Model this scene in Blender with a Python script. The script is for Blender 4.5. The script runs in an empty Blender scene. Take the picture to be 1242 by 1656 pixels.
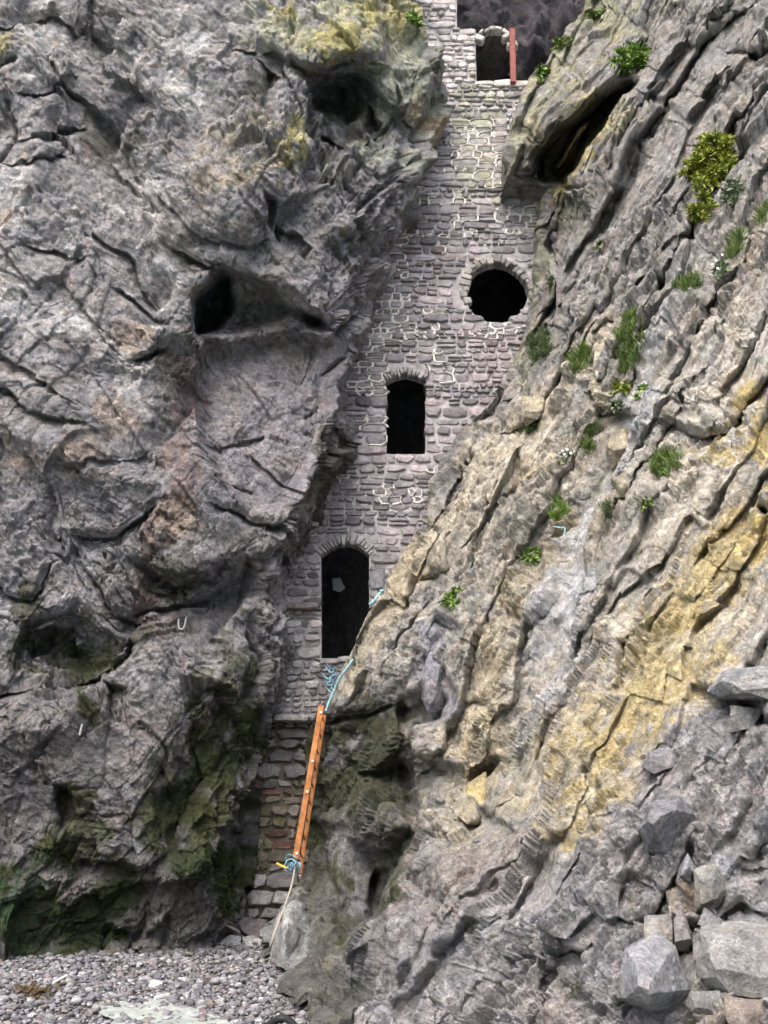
import bpy, bmesh, math, random
import numpy as np
from mathutils import Vector, Matrix
from mathutils.geometry import delaunay_2d_cdt

# ------------------------------------------------------------------ camera, sky, sun, exposure
S = bpy.context.scene
W_, H_, F_ = 1242.0, 1656.0, 1590.0
PITCH = math.radians(19.0)
EYE = 1.7
cd = bpy.data.cameras.new("camera")
cam = bpy.data.objects.new("camera", cd)
S.collection.objects.link(cam)
cam.location = (0, 0, EYE)
cam.rotation_euler = (math.radians(90) + PITCH, 0, 0)
cd.sensor_fit = 'VERTICAL'
cd.sensor_height = 24.0
cd.lens = 24.0 * F_ / H_
cd.clip_start = 0.1
cd.clip_end = 3000
S.camera = cam

SUN_EL, SUN_AZ = math.radians(54), math.radians(-158)     # azimuth of the sun's direction measured from +Y towards +X
w = bpy.data.worlds.new("World")
S.world = w
w.use_nodes = True
nt = w.node_tree
bg = nt.nodes["Background"]
sky = nt.nodes.new("ShaderNodeTexSky")
sky.sky_type = 'NISHITA'
sky.sun_disc = False
sky.sun_elevation = SUN_EL
sky.sun_rotation = SUN_AZ
sky.air_density = 1.0
sky.dust_density = 6.0
sky.ozone_density = 1.0
nt.links.new(sky.outputs[0], bg.inputs[0])
bg.inputs[1].default_value = 0.15
sl = bpy.data.lights.new("sun", 'SUN')
sl.energy = 1.0
sl.angle = math.radians(60)
sl.color = (1.0, 0.99, 0.985)
so = bpy.data.objects.new("sun", sl)
S.collection.objects.link(so)
sd = Vector((math.sin(SUN_AZ) * math.cos(SUN_EL), math.cos(SUN_AZ) * math.cos(SUN_EL), math.sin(SUN_EL)))
so.rotation_euler = sd.to_track_quat('Z', 'Y').to_euler()
so.location = (0, 0, 60)
S.view_settings.view_transform = 'Standard'
S.view_settings.look = 'None'
S.view_settings.gamma = 1
S.view_settings.exposure = 1.36
S.cycles.max_bounces = 6
S.cycles.diffuse_bounces = 4

# ------------------------------------------------------------------ helpers
CP, SP = math.cos(PITCH), math.sin(PITCH)
def at(px, py, Y):
    x = (px - 621.0) / F_; y = (828.0 - py) / F_
    dy = CP - y * SP; dz = SP + y * CP
    t = Y / dy
    return np.stack(np.broadcast_arrays(x * t, Y + 0 * t, EYE + dz * t), -1)
def atv(px, py, Y): return Vector([float(v) for v in at(px, py, Y)])
def proj(P):
    P = np.asarray(P, float)
    d = P[..., 1] * CP + (P[..., 2] - EYE) * SP
    u = -P[..., 1] * SP + (P[..., 2] - EYE) * CP
    return 621.0 + F_ * P[..., 0] / d, 828.0 - F_ * u / d

def h32(i, j, k, s):
    with np.errstate(over='ignore'):
        x = (i.astype(np.uint32) * np.uint32(73856093)) ^ (j.astype(np.uint32) * np.uint32(19349663)) ^ (k.astype(np.uint32) * np.uint32(83492791)) ^ np.uint32((s * 2654435761) & 0xffffffff)
        x ^= x >> np.uint32(16); x *= np.uint32(0x7feb352d); x ^= x >> np.uint32(15); x *= np.uint32(0x846ca68b); x ^= x >> np.uint32(16)
    return x
def hf(x): return (x & np.uint32(0xffff)).astype(np.float32) / 65535.0
def hf2(x): return (x >> np.uint32(16)).astype(np.float32) / 65535.0
def vnoise(P, s=0):
    F = np.floor(P); f = (P - F).astype(np.float32); I = F.astype(np.int32)
    f = f * f * (3 - 2 * f)
    r = 0
    for a in (0, 1):
        for b in (0, 1):
            for c in (0, 1):
                wgt = (f[..., 0] if a else 1 - f[..., 0]) * (f[..., 1] if b else 1 - f[..., 1]) * (f[..., 2] if c else 1 - f[..., 2])
                r = r + wgt * hf(h32(I[..., 0] + a, I[..., 1] + b, I[..., 2] + c, s))
    return r * 2 - 1
def fbm(P, s=0, o=4, g=0.5):
    r = 0; a = 1.0; t = 0
    for i in range(o):
        r = r + a * vnoise(P * (2.0 ** i) + 17.3 * i, s + i); t += a; a *= g
    return r / t
def worley(Q, s):
    F = np.floor(Q); I = F.astype(np.int32); f = (Q - F).astype(np.float32)
    n = Q.shape[:-1]
    d1 = np.full(n, 9., np.float32); d2 = np.full(n, 9., np.float32)
    hh = np.zeros(n, np.uint32); off = np.zeros(n + (3,), np.float32)
    for a in (-1, 0, 1):
        for b in (-1, 0, 1):
            for c in (-1, 0, 1):
                h = h32(I[..., 0] + a, I[..., 1] + b, I[..., 2] + c, s)
                h2 = h32(I[..., 0] + a, I[..., 1] + b, I[..., 2] + c, s + 91)
                o = np.stack((a + hf(h), b + hf2(h), c + hf(h2)), -1) - f
                d = (o * o).sum(-1)
                m = d < d1
                d2 = np.where(m, d1, np.minimum(d2, d))
                d1 = np.where(m, d, d1)
                hh = np.where(m, h2, hh)
                off = np.where(m[..., None], -o, off)
    return np.sqrt(d1), np.sqrt(d2), hh, off
def facets(P, A, size, s, step=1.0, tilt=1.0, crack=0.0, cw=0.08):
    """height (in units of size) of a rock broken into blocks with tilted faces"""
    Q = (P @ A.T) / size
    Q = Q + 0.22 * np.stack((vnoise(Q * 1.3, s + 5), vnoise(Q * 1.3, s + 6), vnoise(Q * 1.3, s + 7)), -1)
    d1, d2, h, off = worley(Q, s)
    g = np.stack((hf(h), hf2(h), hf((h * np.uint32(2246822519)))), -1) * 2 - 1
    r = step * (hf(h * np.uint32(3266489917)) - 0.5) + tilt * (g * off).sum(-1)
    if crack: r = r - crack * np.clip(1 - (d2 - d1) / cw, 0, 1)
    return r * size
def chips(P, A, size, s, cone=.5, tilt=.35, step=.25):
    """continuous faceted relief: the upper envelope of many small tilted pyramids"""
    Q = (P @ A.T) / size
    Q = Q + 0.10 * np.stack((vnoise(Q * 1.7, s + 5), vnoise(Q * 1.7, s + 6), vnoise(Q * 1.7, s + 7)), -1)
    F = np.floor(Q); I = F.astype(np.int32); f = (Q - F).astype(np.float32)
    best = np.full(Q.shape[:-1], -9., np.float32)
    for a in (-1, 0, 1):
        for b in (-1, 0, 1):
            for c in (-1, 0, 1):
                h = h32(I[..., 0] + a, I[..., 1] + b, I[..., 2] + c, s)
                h2 = h * np.uint32(2246822519); h2 ^= h2 >> np.uint32(15); h3 = h2 * np.uint32(3266489917); h3 ^= h3 >> np.uint32(13)
                x = f[..., 0] - a - hf(h); y = f[..., 1] - b - hf2(h); z = f[..., 2] - c - hf(h2)
                gx = hf2(h2) - .5; gy = hf(h3) - .5; gz = hf2(h3) - .5
                sk = gx * 1.2
                d = np.maximum(np.maximum(np.abs(x + sk * y), np.abs(y - sk * x)), np.abs(z + gy * x)) + .35 * np.sqrt(x * x + y * y + z * z)
                v = -cone * d + 2 * tilt * (gx * x + gy * y + gz * z) + step * (gy + gz)
                best = np.maximum(best, v)
    return (best + cone * .62) * size
def wide(a, r):
    """wide box blur, run twice"""
    for _ in range(2):
        for ax in (0, 1):
            n = a.shape[ax]; p = [(0, 0)] * a.ndim; p[ax] = (r + 1, r)
            c = np.cumsum(np.pad(a, p, mode='edge'), axis=ax)
            i = np.arange(n)
            a = (np.take(c, i + 2 * r + 1, ax) - np.take(c, i, ax)) / (2 * r + 1)
    return a
def edge_len(P):
    e = np.zeros(P.shape[:2])
    e[:, 1:] = np.linalg.norm(P[:, 1:] - P[:, :-1], axis=-1)
    e[1:] = np.maximum(e[1:], np.linalg.norm(P[1:] - P[:-1], axis=-1))
    def grow1(e):
        for ax in (0, 1): e = np.maximum(e, np.maximum(np.roll(e, 1, ax), np.roll(e, -1, ax)))
        return e
    a = grow1(e); b = grow1(grow1(a))
    return wide(a, 1), wide(b, 1)
def att(e, cell):
    f = .62 if cell < .15 else .85
    return sm((cell * f - (e[1] if cell < .3 else e[0])) / (cell * .5 * f))
def frame(ax, l, m, n):
    """anisotropic matrix: cells l long along ax, m and n wide across it"""
    a = np.array(ax, float); a /= np.linalg.norm(a)
    b = np.cross(a, [0, 1, 0]); b /= np.linalg.norm(b)
    c = np.cross(a, b)
    return np.stack((a / l, b / m, c / n))

def seg_sd(px, py, pts):
    """distance to a polyline, side (positive on the right-hand side going along it, y down) and arc parameter"""
    best = np.full(px.shape, 1e9); side = np.zeros(px.shape); 
    for (x0, y0), (x1, y1) in zip(pts[:-1], pts[1:]):
        dx, dy = x1 - x0, y1 - y0; L2 = dx * dx + dy * dy
        t = np.clip(((px - x0) * dx + (py - y0) * dy) / L2, 0, 1)
        ex, ey = px - x0 - t * dx, py - y0 - t * dy
        d = np.sqrt(ex * ex + ey * ey)
        sgn = dx * ey - dy * ex
        m = d < best
        side = np.where(m, np.sign(sgn), side); best = np.where(m, d, best)
    return best, side
def inside(px, py, poly):
    r = np.zeros(px.shape, bool)
    n = len(poly)
    for i in range(n):
        x0, y0 = poly[i]; x1, y1 = poly[(i + 1) % n]
        if y0 == y1: continue
        c = ((y0 > py) != (y1 > py)) & (px < (x1 - x0) * (py - y0) / (y1 - y0) + x0)
        r ^= c
    return r
def box_of(px, py, pts, pad):
    xs = [p[0] for p in pts]; ys = [p[1] for p in pts]
    return (px > min(xs) - pad) & (px < max(xs) + pad) & (py > min(ys) - pad) & (py < max(ys) + pad)
def sm(t): t = np.clip(t, 0, 1); return t * t * (3 - 2 * t)
def f_poly(px, py, out, poly, amp, w):
    m = box_of(px, py, poly, 2)
    x, y = px[m], py[m]
    d, _ = seg_sd(x, y, list(poly) + [poly[0]])
    out[m] += np.where(inside(x, y, poly), amp * sm(d / w), 0)
def f_crack(px, py, out, pts, amp, w):
    m = box_of(px, py, pts, w * 2.2)
    d, _ = seg_sd(px[m], py[m], pts)
    out[m] += amp * np.exp(-(d / w) ** 2 * 1.5)
def f_ledge(px, py, out, pts, amp, w, fall=None, both=0.25):
    """overhang: the rock drops back by amp on the right-hand side of the line and comes out again over w"""
    m = box_of(px, py, pts, w * 3)
    x, y = px[m], py[m]
    d, s = seg_sd(x, y, pts)
    (xa, ya), (xb, yb) = pts[0], pts[-1]
    r = np.where(s > 0, np.exp(-(d / w) ** 1.3) * sm(d / 3.0), -both * np.exp(-d / (w * 0.8)) * 1.0)
    # fade past the ends
    e0 = np.hypot(x - xa, y - ya); e1 = np.hypot(x - xb, y - yb)
    end = sm(np.minimum(e0, e1) / (w * 0.6) + 0.15)
    out[m] += amp * r * end
def tin(px, py, pts):
    v = [Vector((p[0], p[1])) for p in pts]
    vs, es, fs, ov, oe, of = delaunay_2d_cdt(v, [], [], 0, 1e-4)
    z = [pts[o[0]][2] for o in ov]
    out = np.full(px.shape, np.nan)
    for f in fs:
        (xa, ya), (xb, yb), (xc, yc) = [(vs[i].x, vs[i].y) for i in f]
        za, zb, zc = [z[i] for i in f]
        det = (yb - yc) * (xa - xc) + (xc - xb) * (ya - yc)
        if abs(det) < 1e-6: continue
        m = (px >= min(xa, xb, xc) - .01) & (px <= max(xa, xb, xc) + .01) & (py >= min(ya, yb, yc) - .01) & (py <= max(ya, yb, yc) + .01)
        x, y = px[m], py[m]
        l1 = ((yb - yc) * (x - xc) + (xc - xb) * (y - yc)) / det
        l2 = ((yc - ya) * (x - xc) + (xa - xc) * (y - yc)) / det
        l3 = 1 - l1 - l2
        ok = (l1 > -1e-4) & (l2 > -1e-4) & (l3 > -1e-4)
        o = out[m]; o[ok] = (l1 * za + l2 * zb + l3 * zc)[ok]; out[m] = o
    out[np.isnan(out)] = np.nanmean(out)
    return out
def blur(a, n):
    for _ in range(n):
        b = np.pad(a, 1, mode='edge')
        a = (b[:-2, 1:-1] + b[2:, 1:-1] + b[1:-1, :-2] + b[1:-1, 2:] + 2 * b[1:-1, 1:-1]) / 6
    return a
def normals(P):
    du = np.gradient(P, axis=1); dv = np.gradient(P, axis=0)
    n = np.cross(du, dv); n /= np.linalg.norm(n, axis=-1, keepdims=True) + 1e-9
    return n
def link(o, parent=None):
    S.collection.objects.link(o)
    if parent: o.parent = parent
    return o
def tag(o, label=None, cat=None, group=None, kind=None):
    if label: o['label'] = label
    if cat: o['category'] = cat
    if group: o['group'] = group
    if kind: o['kind'] = kind
    return o
def empty(name, loc, rz=0):
    o = bpy.data.objects.new(name, None); o.location = loc; o.rotation_euler.z = rz; o.empty_display_size = .2
    return link(o)
def mesh_obj(name, verts, faces, mat, parent=None, smooth=False):
    me = bpy.data.meshes.new(name)
    me.from_pydata([tuple(v) for v in verts], [], faces)
    me.materials.append(mat)
    if smooth: me.polygons.foreach_set('use_smooth', [True] * len(me.polygons))
    o = bpy.data.objects.new(name, me)
    link(o, parent)
    if parent: o.matrix_parent_inverse = Matrix.Translation(-parent.location) if parent.rotation_euler.z == 0 else parent.matrix_world.inverted()
    return o
def np_mesh(name, V, quads, mat, cols=None, smooth=False, parent=None):
    V = np.asarray(V, np.float32).reshape(-1, 3); quads = np.asarray(quads, np.int32)
    k = quads.shape[1]
    me = bpy.data.meshes.new(name)
    me.vertices.add(len(V)); me.vertices.foreach_set('co', V.ravel())
    me.loops.add(quads.size); me.loops.foreach_set('vertex_index', quads.ravel())
    me.polygons.add(len(quads)); me.polygons.foreach_set('loop_start', np.arange(0, quads.size, k, dtype=np.int32))
    if smooth: me.polygons.foreach_set('use_smooth', np.ones(len(quads), bool))
    me.update(calc_edges=True)
    if cols is not None:
        a = me.attributes.new('pigment', 'FLOAT_COLOR', 'POINT')
        c = np.ones((len(V), 4), np.float32); c[:, :3] = np.asarray(cols).reshape(-1, 3)
        a.data.foreach_set('color', c.ravel())
    me.materials.append(mat)
    return link(bpy.data.objects.new(name, me), parent)
def grid_faces(nr, nc, flip=False):
    i = np.arange(nr - 1)[:, None] * nc + np.arange(nc - 1)[None, :]
    q = np.stack((i, i + nc, i + nc + 1, i + 1), -1).reshape(-1, 4)
    return q[:, ::-1] if flip else q

# ------------------------------------------------------------------ materials
def N(nt, t, **kw):
    n = nt.nodes.new(t)
    for k, v in kw.items():
        if k in n.inputs.keys() if isinstance(k, str) else False: n.inputs[k].default_value = v
        else: setattr(n, k, v)
    return n
def mat_base(name, rough=.9, spec=.25):
    m = bpy.data.materials.new(name); m.use_nodes = True
    b = m.node_tree.nodes['Principled BSDF']
    b.inputs['Roughness'].default_value = rough
    b.inputs['Specular IOR Level'].default_value = spec
    return m, m.node_tree, b
def noise(nt, co, scale, detail=6, rough=.6, dist=0.0):
    n = nt.nodes.new('ShaderNodeTexNoise'); n.inputs['Scale'].default_value = scale; n.inputs['Detail'].default_value = detail
    n.inputs['Roughness'].default_value = rough; n.inputs['Distortion'].default_value = dist
    nt.links.new(co, n.inputs['Vector']); return n.outputs['Fac']
def ramp(nt, fac, stops):
    r = nt.nodes.new('ShaderNodeValToRGB'); e = r.color_ramp.elements
    while len(e) < len(stops): e.new(0.5)
    for k, (p, c) in zip(e, stops):
        k.position = p; k.color = (c, c, c, 1) if isinstance(c, (int, float)) else (*c, 1)
    nt.links.new(fac, r.inputs[0]); return r.outputs[0]
def mul(nt, a, b, f=1.0, mode='MULTIPLY'):
    x = nt.nodes.new('ShaderNodeMix'); x.data_type = 'RGBA'; x.blend_type = mode; x.inputs[0].default_value = f
    for s, v in ((6, a), (7, b)):
        if hasattr(v, 'is_output'): nt.links.new(v, x.inputs[s])
        else: x.inputs[s].default_value = (*v, 1)
    return x.outputs[2]
def bumps(nt, b, hs):
    prev = None
    for h, dist, st in hs:
        n = nt.nodes.new('ShaderNodeBump'); n.inputs['Strength'].default_value = st; n.inputs['Distance'].default_value = dist
        nt.links.new(h, n.inputs['Height'])
        if prev: nt.links.new(prev, n.inputs['Normal'])
        prev = n.outputs[0]
    nt.links.new(prev, b.inputs['Normal'])
def rock_mat(name, attr=True, base=(.2, .2, .2), fine=1.0, rough=.88):
    m, nt, b = mat_base(name, rough)
    tc = nt.nodes.new('ShaderNodeTexCoord').outputs['Object']
    if attr:
        a = nt.nodes.new('ShaderNodeAttribute'); a.attribute_name = 'pigment'; c = a.outputs['Color']
    else: c = base
    n1 = noise(nt, tc, 9 * fine, 8, .68); n2 = noise(nt, tc, 38 * fine, 5, .7); n3 = noise(nt, tc, 2.1 * fine, 5, .6, .6)
    c = mul(nt, c, ramp(nt, n1, [(.3, .68), (.5, 1.0), (.72, 1.32)]))
    c = mul(nt, c, ramp(nt, n2, [(.3, .68), (.52, 1.0), (.72, 1.4)]))
    n4 = noise(nt, tc, 5.5 * fine, 9, .72, .4)
    c = mul(nt, c, ramp(nt, n4, [(.36, .78), (.5, 1.15), (.585, 1.3), (.66, 1.75)]))
    c = mul(nt, c, ramp(nt, n3, [(.3, (.86, .9, .96)), (.5, (1, 1, 1)), (.7, (1.1, 1.03, .95))]))
    nt.links.new(c, b.inputs['Base Color'])
    bumps(nt, b, [(n1, .16, 1.0), (n2, .06, 1.0)])
    return m
M_ROCK = rock_mat('cliff_rock')
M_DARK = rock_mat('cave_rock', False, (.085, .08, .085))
M_STONE = []
def obj_rand_stone(name, base):
    m, nt, b = mat_base(name, .9)
    tc = nt.nodes.new('ShaderNodeTexCoord').outputs['Object']
    a = nt.nodes.new('ShaderNodeAttribute'); a.attribute_name = 'pigment'
    n1 = noise(nt, tc, 7, 8, .65); n2 = noise(nt, tc, 40, 5, .7)
    c = mul(nt, a.outputs['Color'], ramp(nt, n1, [(.3, .6), (.5, 1.0), (.72, 1.4)]))
    c = mul(nt, c, ramp(nt, n2, [(.3, .72), (.52, 1.0), (.72, 1.35)]))
    nt.links.new(c, b.inputs['Base Color'])
    bumps(nt, b, [(n1, .05, .6), (n2, .02, .7)])
    return m
M_ST = obj_rand_stone('wall_stone', None)
def plain(name, col, rough=.7, var=.25, scale=12, bump=0.01, spec=.3):
    m, nt, b = mat_base(name, rough, spec)
    tc = nt.nodes.new('ShaderNodeTexCoord').outputs['Object']
    n1 = noise(nt, tc, scale, 6, .65)
    c = mul(nt, col, ramp(nt, n1, [(.3, 1 - var), (.5, 1.0), (.7, 1 + var)]))
    nt.links.new(c, b.inputs['Base Color'])
    bumps(nt, b, [(n1, bump, .6)])
    return m
M_MORTAR = plain('old_mortar', (.32, .305, .31), .95, .55, 5, .08)
M_WHITE = plain('white_mortar', (.72, .69, .66), .95, .4, 9, .03)

# ------------------------------------------------------------------ LEFT CLIFF
EDGE_L = [(-400, 600), (-100, 655), (0, 664), (40, 690), (80, 720), (110, 722), (140, 700), (170, 690), (215, 672), (260, 662), (300, 655), (335, 640),
          (365, 618), (385, 606), (430, 607), (460, 595), (500, 578), (535, 576), (580, 558), (620, 552), (660, 560), (695, 558),
          (740, 543), (790, 518), (840, 503), (890, 480), (940, 450), (975, 436), (1000, 442), (1040, 462), (1080, 456), (1130, 446), (1170, 432),
          (1210, 406), (1260, 403), (1330, 405), (1390, 405), (1440, 395), (1480, 376), (1510, 352), (1560, 330), (1760, 250)]
def edge_fn(E, py, jag, seed):
    ys = np.array([e[0] for e in E], float); xs = np.array([e[1] for e in E], float)
    e = np.interp(py, ys, xs)
    q = np.stack((py / 34.0, 0 * py, 0 * py + seed), -1)
    q2 = np.stack((np.floor(py / 11.0 + vnoise(q)), 0 * py, 0 * py + seed), -1)
    return e + jag * (0.9 * fbm(q, seed, 4, .5) + 0.15 * (hf(h32(q2[:, 0].astype(int), q2[:, 1].astype(int), q2[:, 2].astype(int), seed)) - .5))

ROWS = np.concatenate((np.linspace(-420, -20, 50)[:-1], np.arange(-20, 1600, 1.75), np.linspace(1600, 1760, 60)))
cols_a = np.linspace(-420, -8, 46)[:-1]
NC = 370
py = np.repeat(ROWS[:, None], len(cols_a) + NC, 1)
edge = edge_fn(EDGE_L, ROWS, 7.0, 3)
def soft_edge(e, rows):
    g = np.linspace(rows[0], rows[-1], 1600); v = np.interp(g, rows, e); r = 45; c = np.convolve(np.pad(v, r, mode='edge'), np.hanning(2 * r + 1) / np.hanning(2 * r + 1).sum(), 'valid')
    return np.interp(rows, g, c)
sp = np.linspace(0, 1, NC)
es = soft_edge(edge, ROWS); lin = (es[:, None] + 8) * sp[None]
px = np.concatenate((np.repeat(cols_a[None], len(ROWS), 0), -8 + lin + (edge - es)[:, None] * np.exp(-(es[:, None] + 8 - lin) / 90)), 1)
LPTS = [(-430, -430, 16.8), (-430, 400, 15.6), (-430, 900, 15.2), (-430, 1300, 14.6), (-430, 1770, 14.6), (0, -430, 17.2), (400, -430, 17.2), (760, -430, 17.2), (760, 0, 17.4), (760, 400, 17.6), (760, 900, 17.8), (760, 1770, 17.8),
  (0, 0, 16.3), (100, 0, 16.2), (150, 90, 16.5), (250, 0, 15.9), (330, 60, 15.9), (450, 0, 16.0), (550, 0, 15.8), (650, 0, 16.4),
  (560, 75, 15.3), (640, 100, 15.9), (480, 120, 15.9), (560, 140, 16.6), (530, 190, 16.9), (610, 190, 16.3), (715, 100, 16.5), (690, 170, 16.8), (640, 190, 16.2), (640, 260, 16.3), (655, 300, 16.9),
  (330, 200, 15.6), (400, 240, 15.1), (360, 330, 15.0), (420, 340, 15.2), (470, 220, 15.4), (450, 370, 15.9),
  (60, 200, 16.2), (110, 240, 16.6), (200, 270, 16.5), (160, 330, 16.0), (60, 350, 15.6), (0, 400, 15.6), (230, 400, 15.7), (290, 440, 15.5), (300, 540, 15.6),
  (540, 300, 15.9), (600, 300, 16.3), (520, 400, 15.8), (560, 460, 16.1), (600, 430, 17.2), (535, 520, 15.9), (575, 500, 17.0),
  (340, 424, 15.5), (395, 430, 15.4), (450, 446, 15.5), (492, 484, 15.6), (528, 510, 15.7), (330, 560, 16.3), (430, 560, 16.7), (520, 560, 16.5), (330, 620, 16.2), (400, 700, 15.9), (500, 640, 16.1), (560, 640, 16.5),
  (546, 690, 16.25), (520, 745, 16.05), (495, 797, 15.95), (462, 848, 16.05), (436, 900, 16.3), (420, 960, 16.6), (480, 740, 15.95), (430, 800, 15.9), (564, 690, 17.4), (547, 740, 17.5), (524, 790, 17.6), (506, 840, 17.6), (483, 890, 17.7), (452, 940, 17.7), (430, 1060, 16.9), (456, 1060, 17.4),
  (100, 600, 15.7), (0, 700, 15.7), (150, 750, 15.4), (90, 850, 15.9), (0, 900, 15.4), (200, 900, 15.9), (250, 800, 15.5),
  (300, 920, 15.4), (380, 900, 15.8), (290, 990, 16.1), (350, 1050, 15.6), (220, 1050, 15.7), (130, 960, 15.6), (120, 1060, 16.3), (30, 1000, 15.3),
  (0, 1120, 15.1), (100, 1140, 15.0), (200, 1150, 15.1), (260, 1200, 14.9), (350, 1120, 15.5), (400, 1150, 16.4), (100, 1280, 15.0), (200, 1350, 15.1), (300, 1300, 15.4), (360, 1300, 16.3), (390, 1400, 17.2),
  (50, 1420, 15.3), (150, 1430, 15.6), (250, 1430, 15.5), (330, 1400, 15.6), (330, 1500, 16.4), (50, 1520, 15.8), (180, 1510, 16.1), (250, 1520, 16.2), (0, 1575, 15.1), (100, 1560, 15.4), (200, 1545, 15.8), (330, 1525, 16.6), (380, 1500, 17.4)]
def warp(px, py, P, a, seed):
    Q = np.stack((px / 62.0, py / 62.0, 0 * px + seed), -1)
    h1 = worley(Q * 1.6, seed + 3)[2]
    wx = a * fbm(Q, seed, 3, .5) + a * .4 * (hf(h1) - .5)
    wy = a * fbm(Q + 9, seed + 1, 3, .5) + a * .4 * (hf2(h1) - .5)
    return px + wx, py + wy
Y0 = tin(px, py, LPTS)
P0 = at(px, py, Y0)
wx, wy = warp(px, py, P0, 16, 40)
Y = blur(tin(wx, wy, LPTS), 2)
G = np.zeros(px.shape)
L = lambda pts, a, w, b=.10: f_ledge(wx, wy, G, pts, a * .72, w, both=b)
C = lambda pts, a, w: f_crack(wx, wy, G, pts, a * .6, w)
PO = lambda pts, a, w: f_poly(wx, wy, G, pts, a, w)
# the cave pocket, deep at its upper left
PO([(312, 548), (325, 470), (338, 432), (395, 440), (440, 455), (470, 492), (530, 515), (525, 540), (470, 520), (420, 540), (370, 545)], 1.15, 22)
PO([(312, 545), (325, 470), (338, 436), (372, 450), (375, 500), (345, 540)], 2.4, 16)
PO([(478, 498), (530, 520), (535, 540), (500, 530)], .8, 8)
PO([(428, 372), (452, 380), (500, 405), (520, 380), (490, 425), (440, 400)], .5, 8)
# hollows under the yellow lobe
PO([(500, 120), (560, 125), (592, 130), (585, 190), (560, 235), (530, 200), (490, 190)], .9, 40)
L([(470, 105), (520, 116), (560, 128), (600, 130), (630, 160)], 1.0, 44)
L([(520, 225), (560, 240), (590, 225), (625, 190)], .5, 20)
L([(440, 130), (470, 150), (490, 190), (480, 215)], .5, 20)
PO([(585, 170), (620, 190), (600, 230), (575, 220)], .5, 10)
PO([(425, 130), (445, 130), (440, 190), (418, 185)], .4, 8)
PO([(520, 220), (560, 245), (545, 300), (505, 320), (480, 300)], .45, 14)
PO([(415, 320), (440, 330), (430, 400), (412, 390)], .5, 10)
# big cracks, upper left
L([(84, 95), (100, 130), (125, 155), (155, 175), (175, 205)], .55, 14)
L([(180, 70), (210, 90), (222, 120), (232, 150)], .7, 22)
L([(170, 200), (200, 230), (215, 285)], .6, 20)
L([(0, 25), (60, 15)], .4, 12); L([(90, 20), (130, 35)], .5, 16)
C([(152, 10), (158, 60)], .35, 5); C([(0, 105), (20, 98)], .4, 6)
L([(50, 150), (110, 140)], .35, 14); L([(60, 225), (120, 215)], .45, 16); L([(40, 270), (110, 260)], .35, 14)
C([(20, 175), (30, 230), (0, 290)], .3, 5)
L([(150, 380), (175, 395), (215, 420), (230, 470)], .45, 14); L([(200, 480), (245, 500)], .4, 12)
L([(60, 400), (130, 415)], .35, 12); L([(280, 340), (330, 380), (400, 400)], .5, 16); L([(285, 395), (340, 425)], .5, 14)
L([(220, 570), (250, 560)], .6, 16); L([(130, 500), (175, 540)], .35, 12)
L([(0, 560), (40, 600), (90, 640)], .5, 24); L([(10, 640), (70, 680), (115, 690)], .45, 18)
L([(110, 745), (220, 730)], .3, 12)
L([(140, 860), (185, 860), (235, 830)], .6, 14)
L([(80, 800), (100, 880)], .5, 14); L([(130, 900), (180, 985), (215, 1000)], .5, 20)
L([(250, 935), (275, 950), (300, 940), (345, 925)], .8, 32); L([(205, 990), (250, 985), (290, 985), (345, 965)], .5, 20)
L([(0, 955), (45, 965), (70, 940)], .5, 20)
PO([(30, 1000), (100, 985), (190, 1010), (195, 1080), (100, 1100), (20, 1080)], .55, 35)
L([(0, 1120), (90, 1105), (190, 1075), (200, 1050)], .6, 18)
PO([(178, 1110), (212, 1115), (205, 1165), (180, 1160)], .6, 12)
C([(222, 1165), (280, 1210), (275, 1250)], .35, 5); L([(355, 1150), (375, 1130)], .5, 16)
PO([(85, 1270), (115, 1265), (125, 1330), (100, 1350), (75, 1320)], .6, 16)
L([(150, 1400), (215, 1420), (240, 1400)], .5, 26); PO([(240, 1290), (330, 1240), (350, 1330), (300, 1420), (240, 1360)], .4, 30)
L([(330, 1200), (340, 1260), (300, 1330)], .5, 20)
L([(0, 1470), (60, 1455), (150, 1455), (240, 1440), (350, 1430)], .2, 30)
C([(230, 1480), (215, 1540)], .4, 6); C([(270, 1480), (262, 1530)], .3, 6); C([(170, 1500), (165, 1545)], .3, 6)
# slab in front: joints
C([(540, 600), (575, 545), (590, 530)], .5, 5); L([(350, 715), (420, 700)], .25, 8); L([(355, 830), (400, 845), (440, 850)], .45, 10)
L([(412, 738), (450, 770), (490, 795)], .35, 8); C([(350, 770), (410, 790)], .25, 4)
L([(520, 655), (500, 665)], .3, 6); C([(470, 590), (490, 640), (510, 660)], .2, 4)
L([(440, 850), (470, 840), (500, 800)], .4, 14)
PB = at(px, py, blur(Y, 6))
Y = Y + .72 * G
ee = wide(edge_len(at(px, py, Y))[0] / (Y * .0016), 5); tb = .8 * sm((ee - 3.4) / 2.5); Y = Y * (1 - tb) + blur(Y, 14) * tb
P = at(px, py, Y)
B = np.stack([blur(P[..., k], 10) for k in range(3)], -1)
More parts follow.
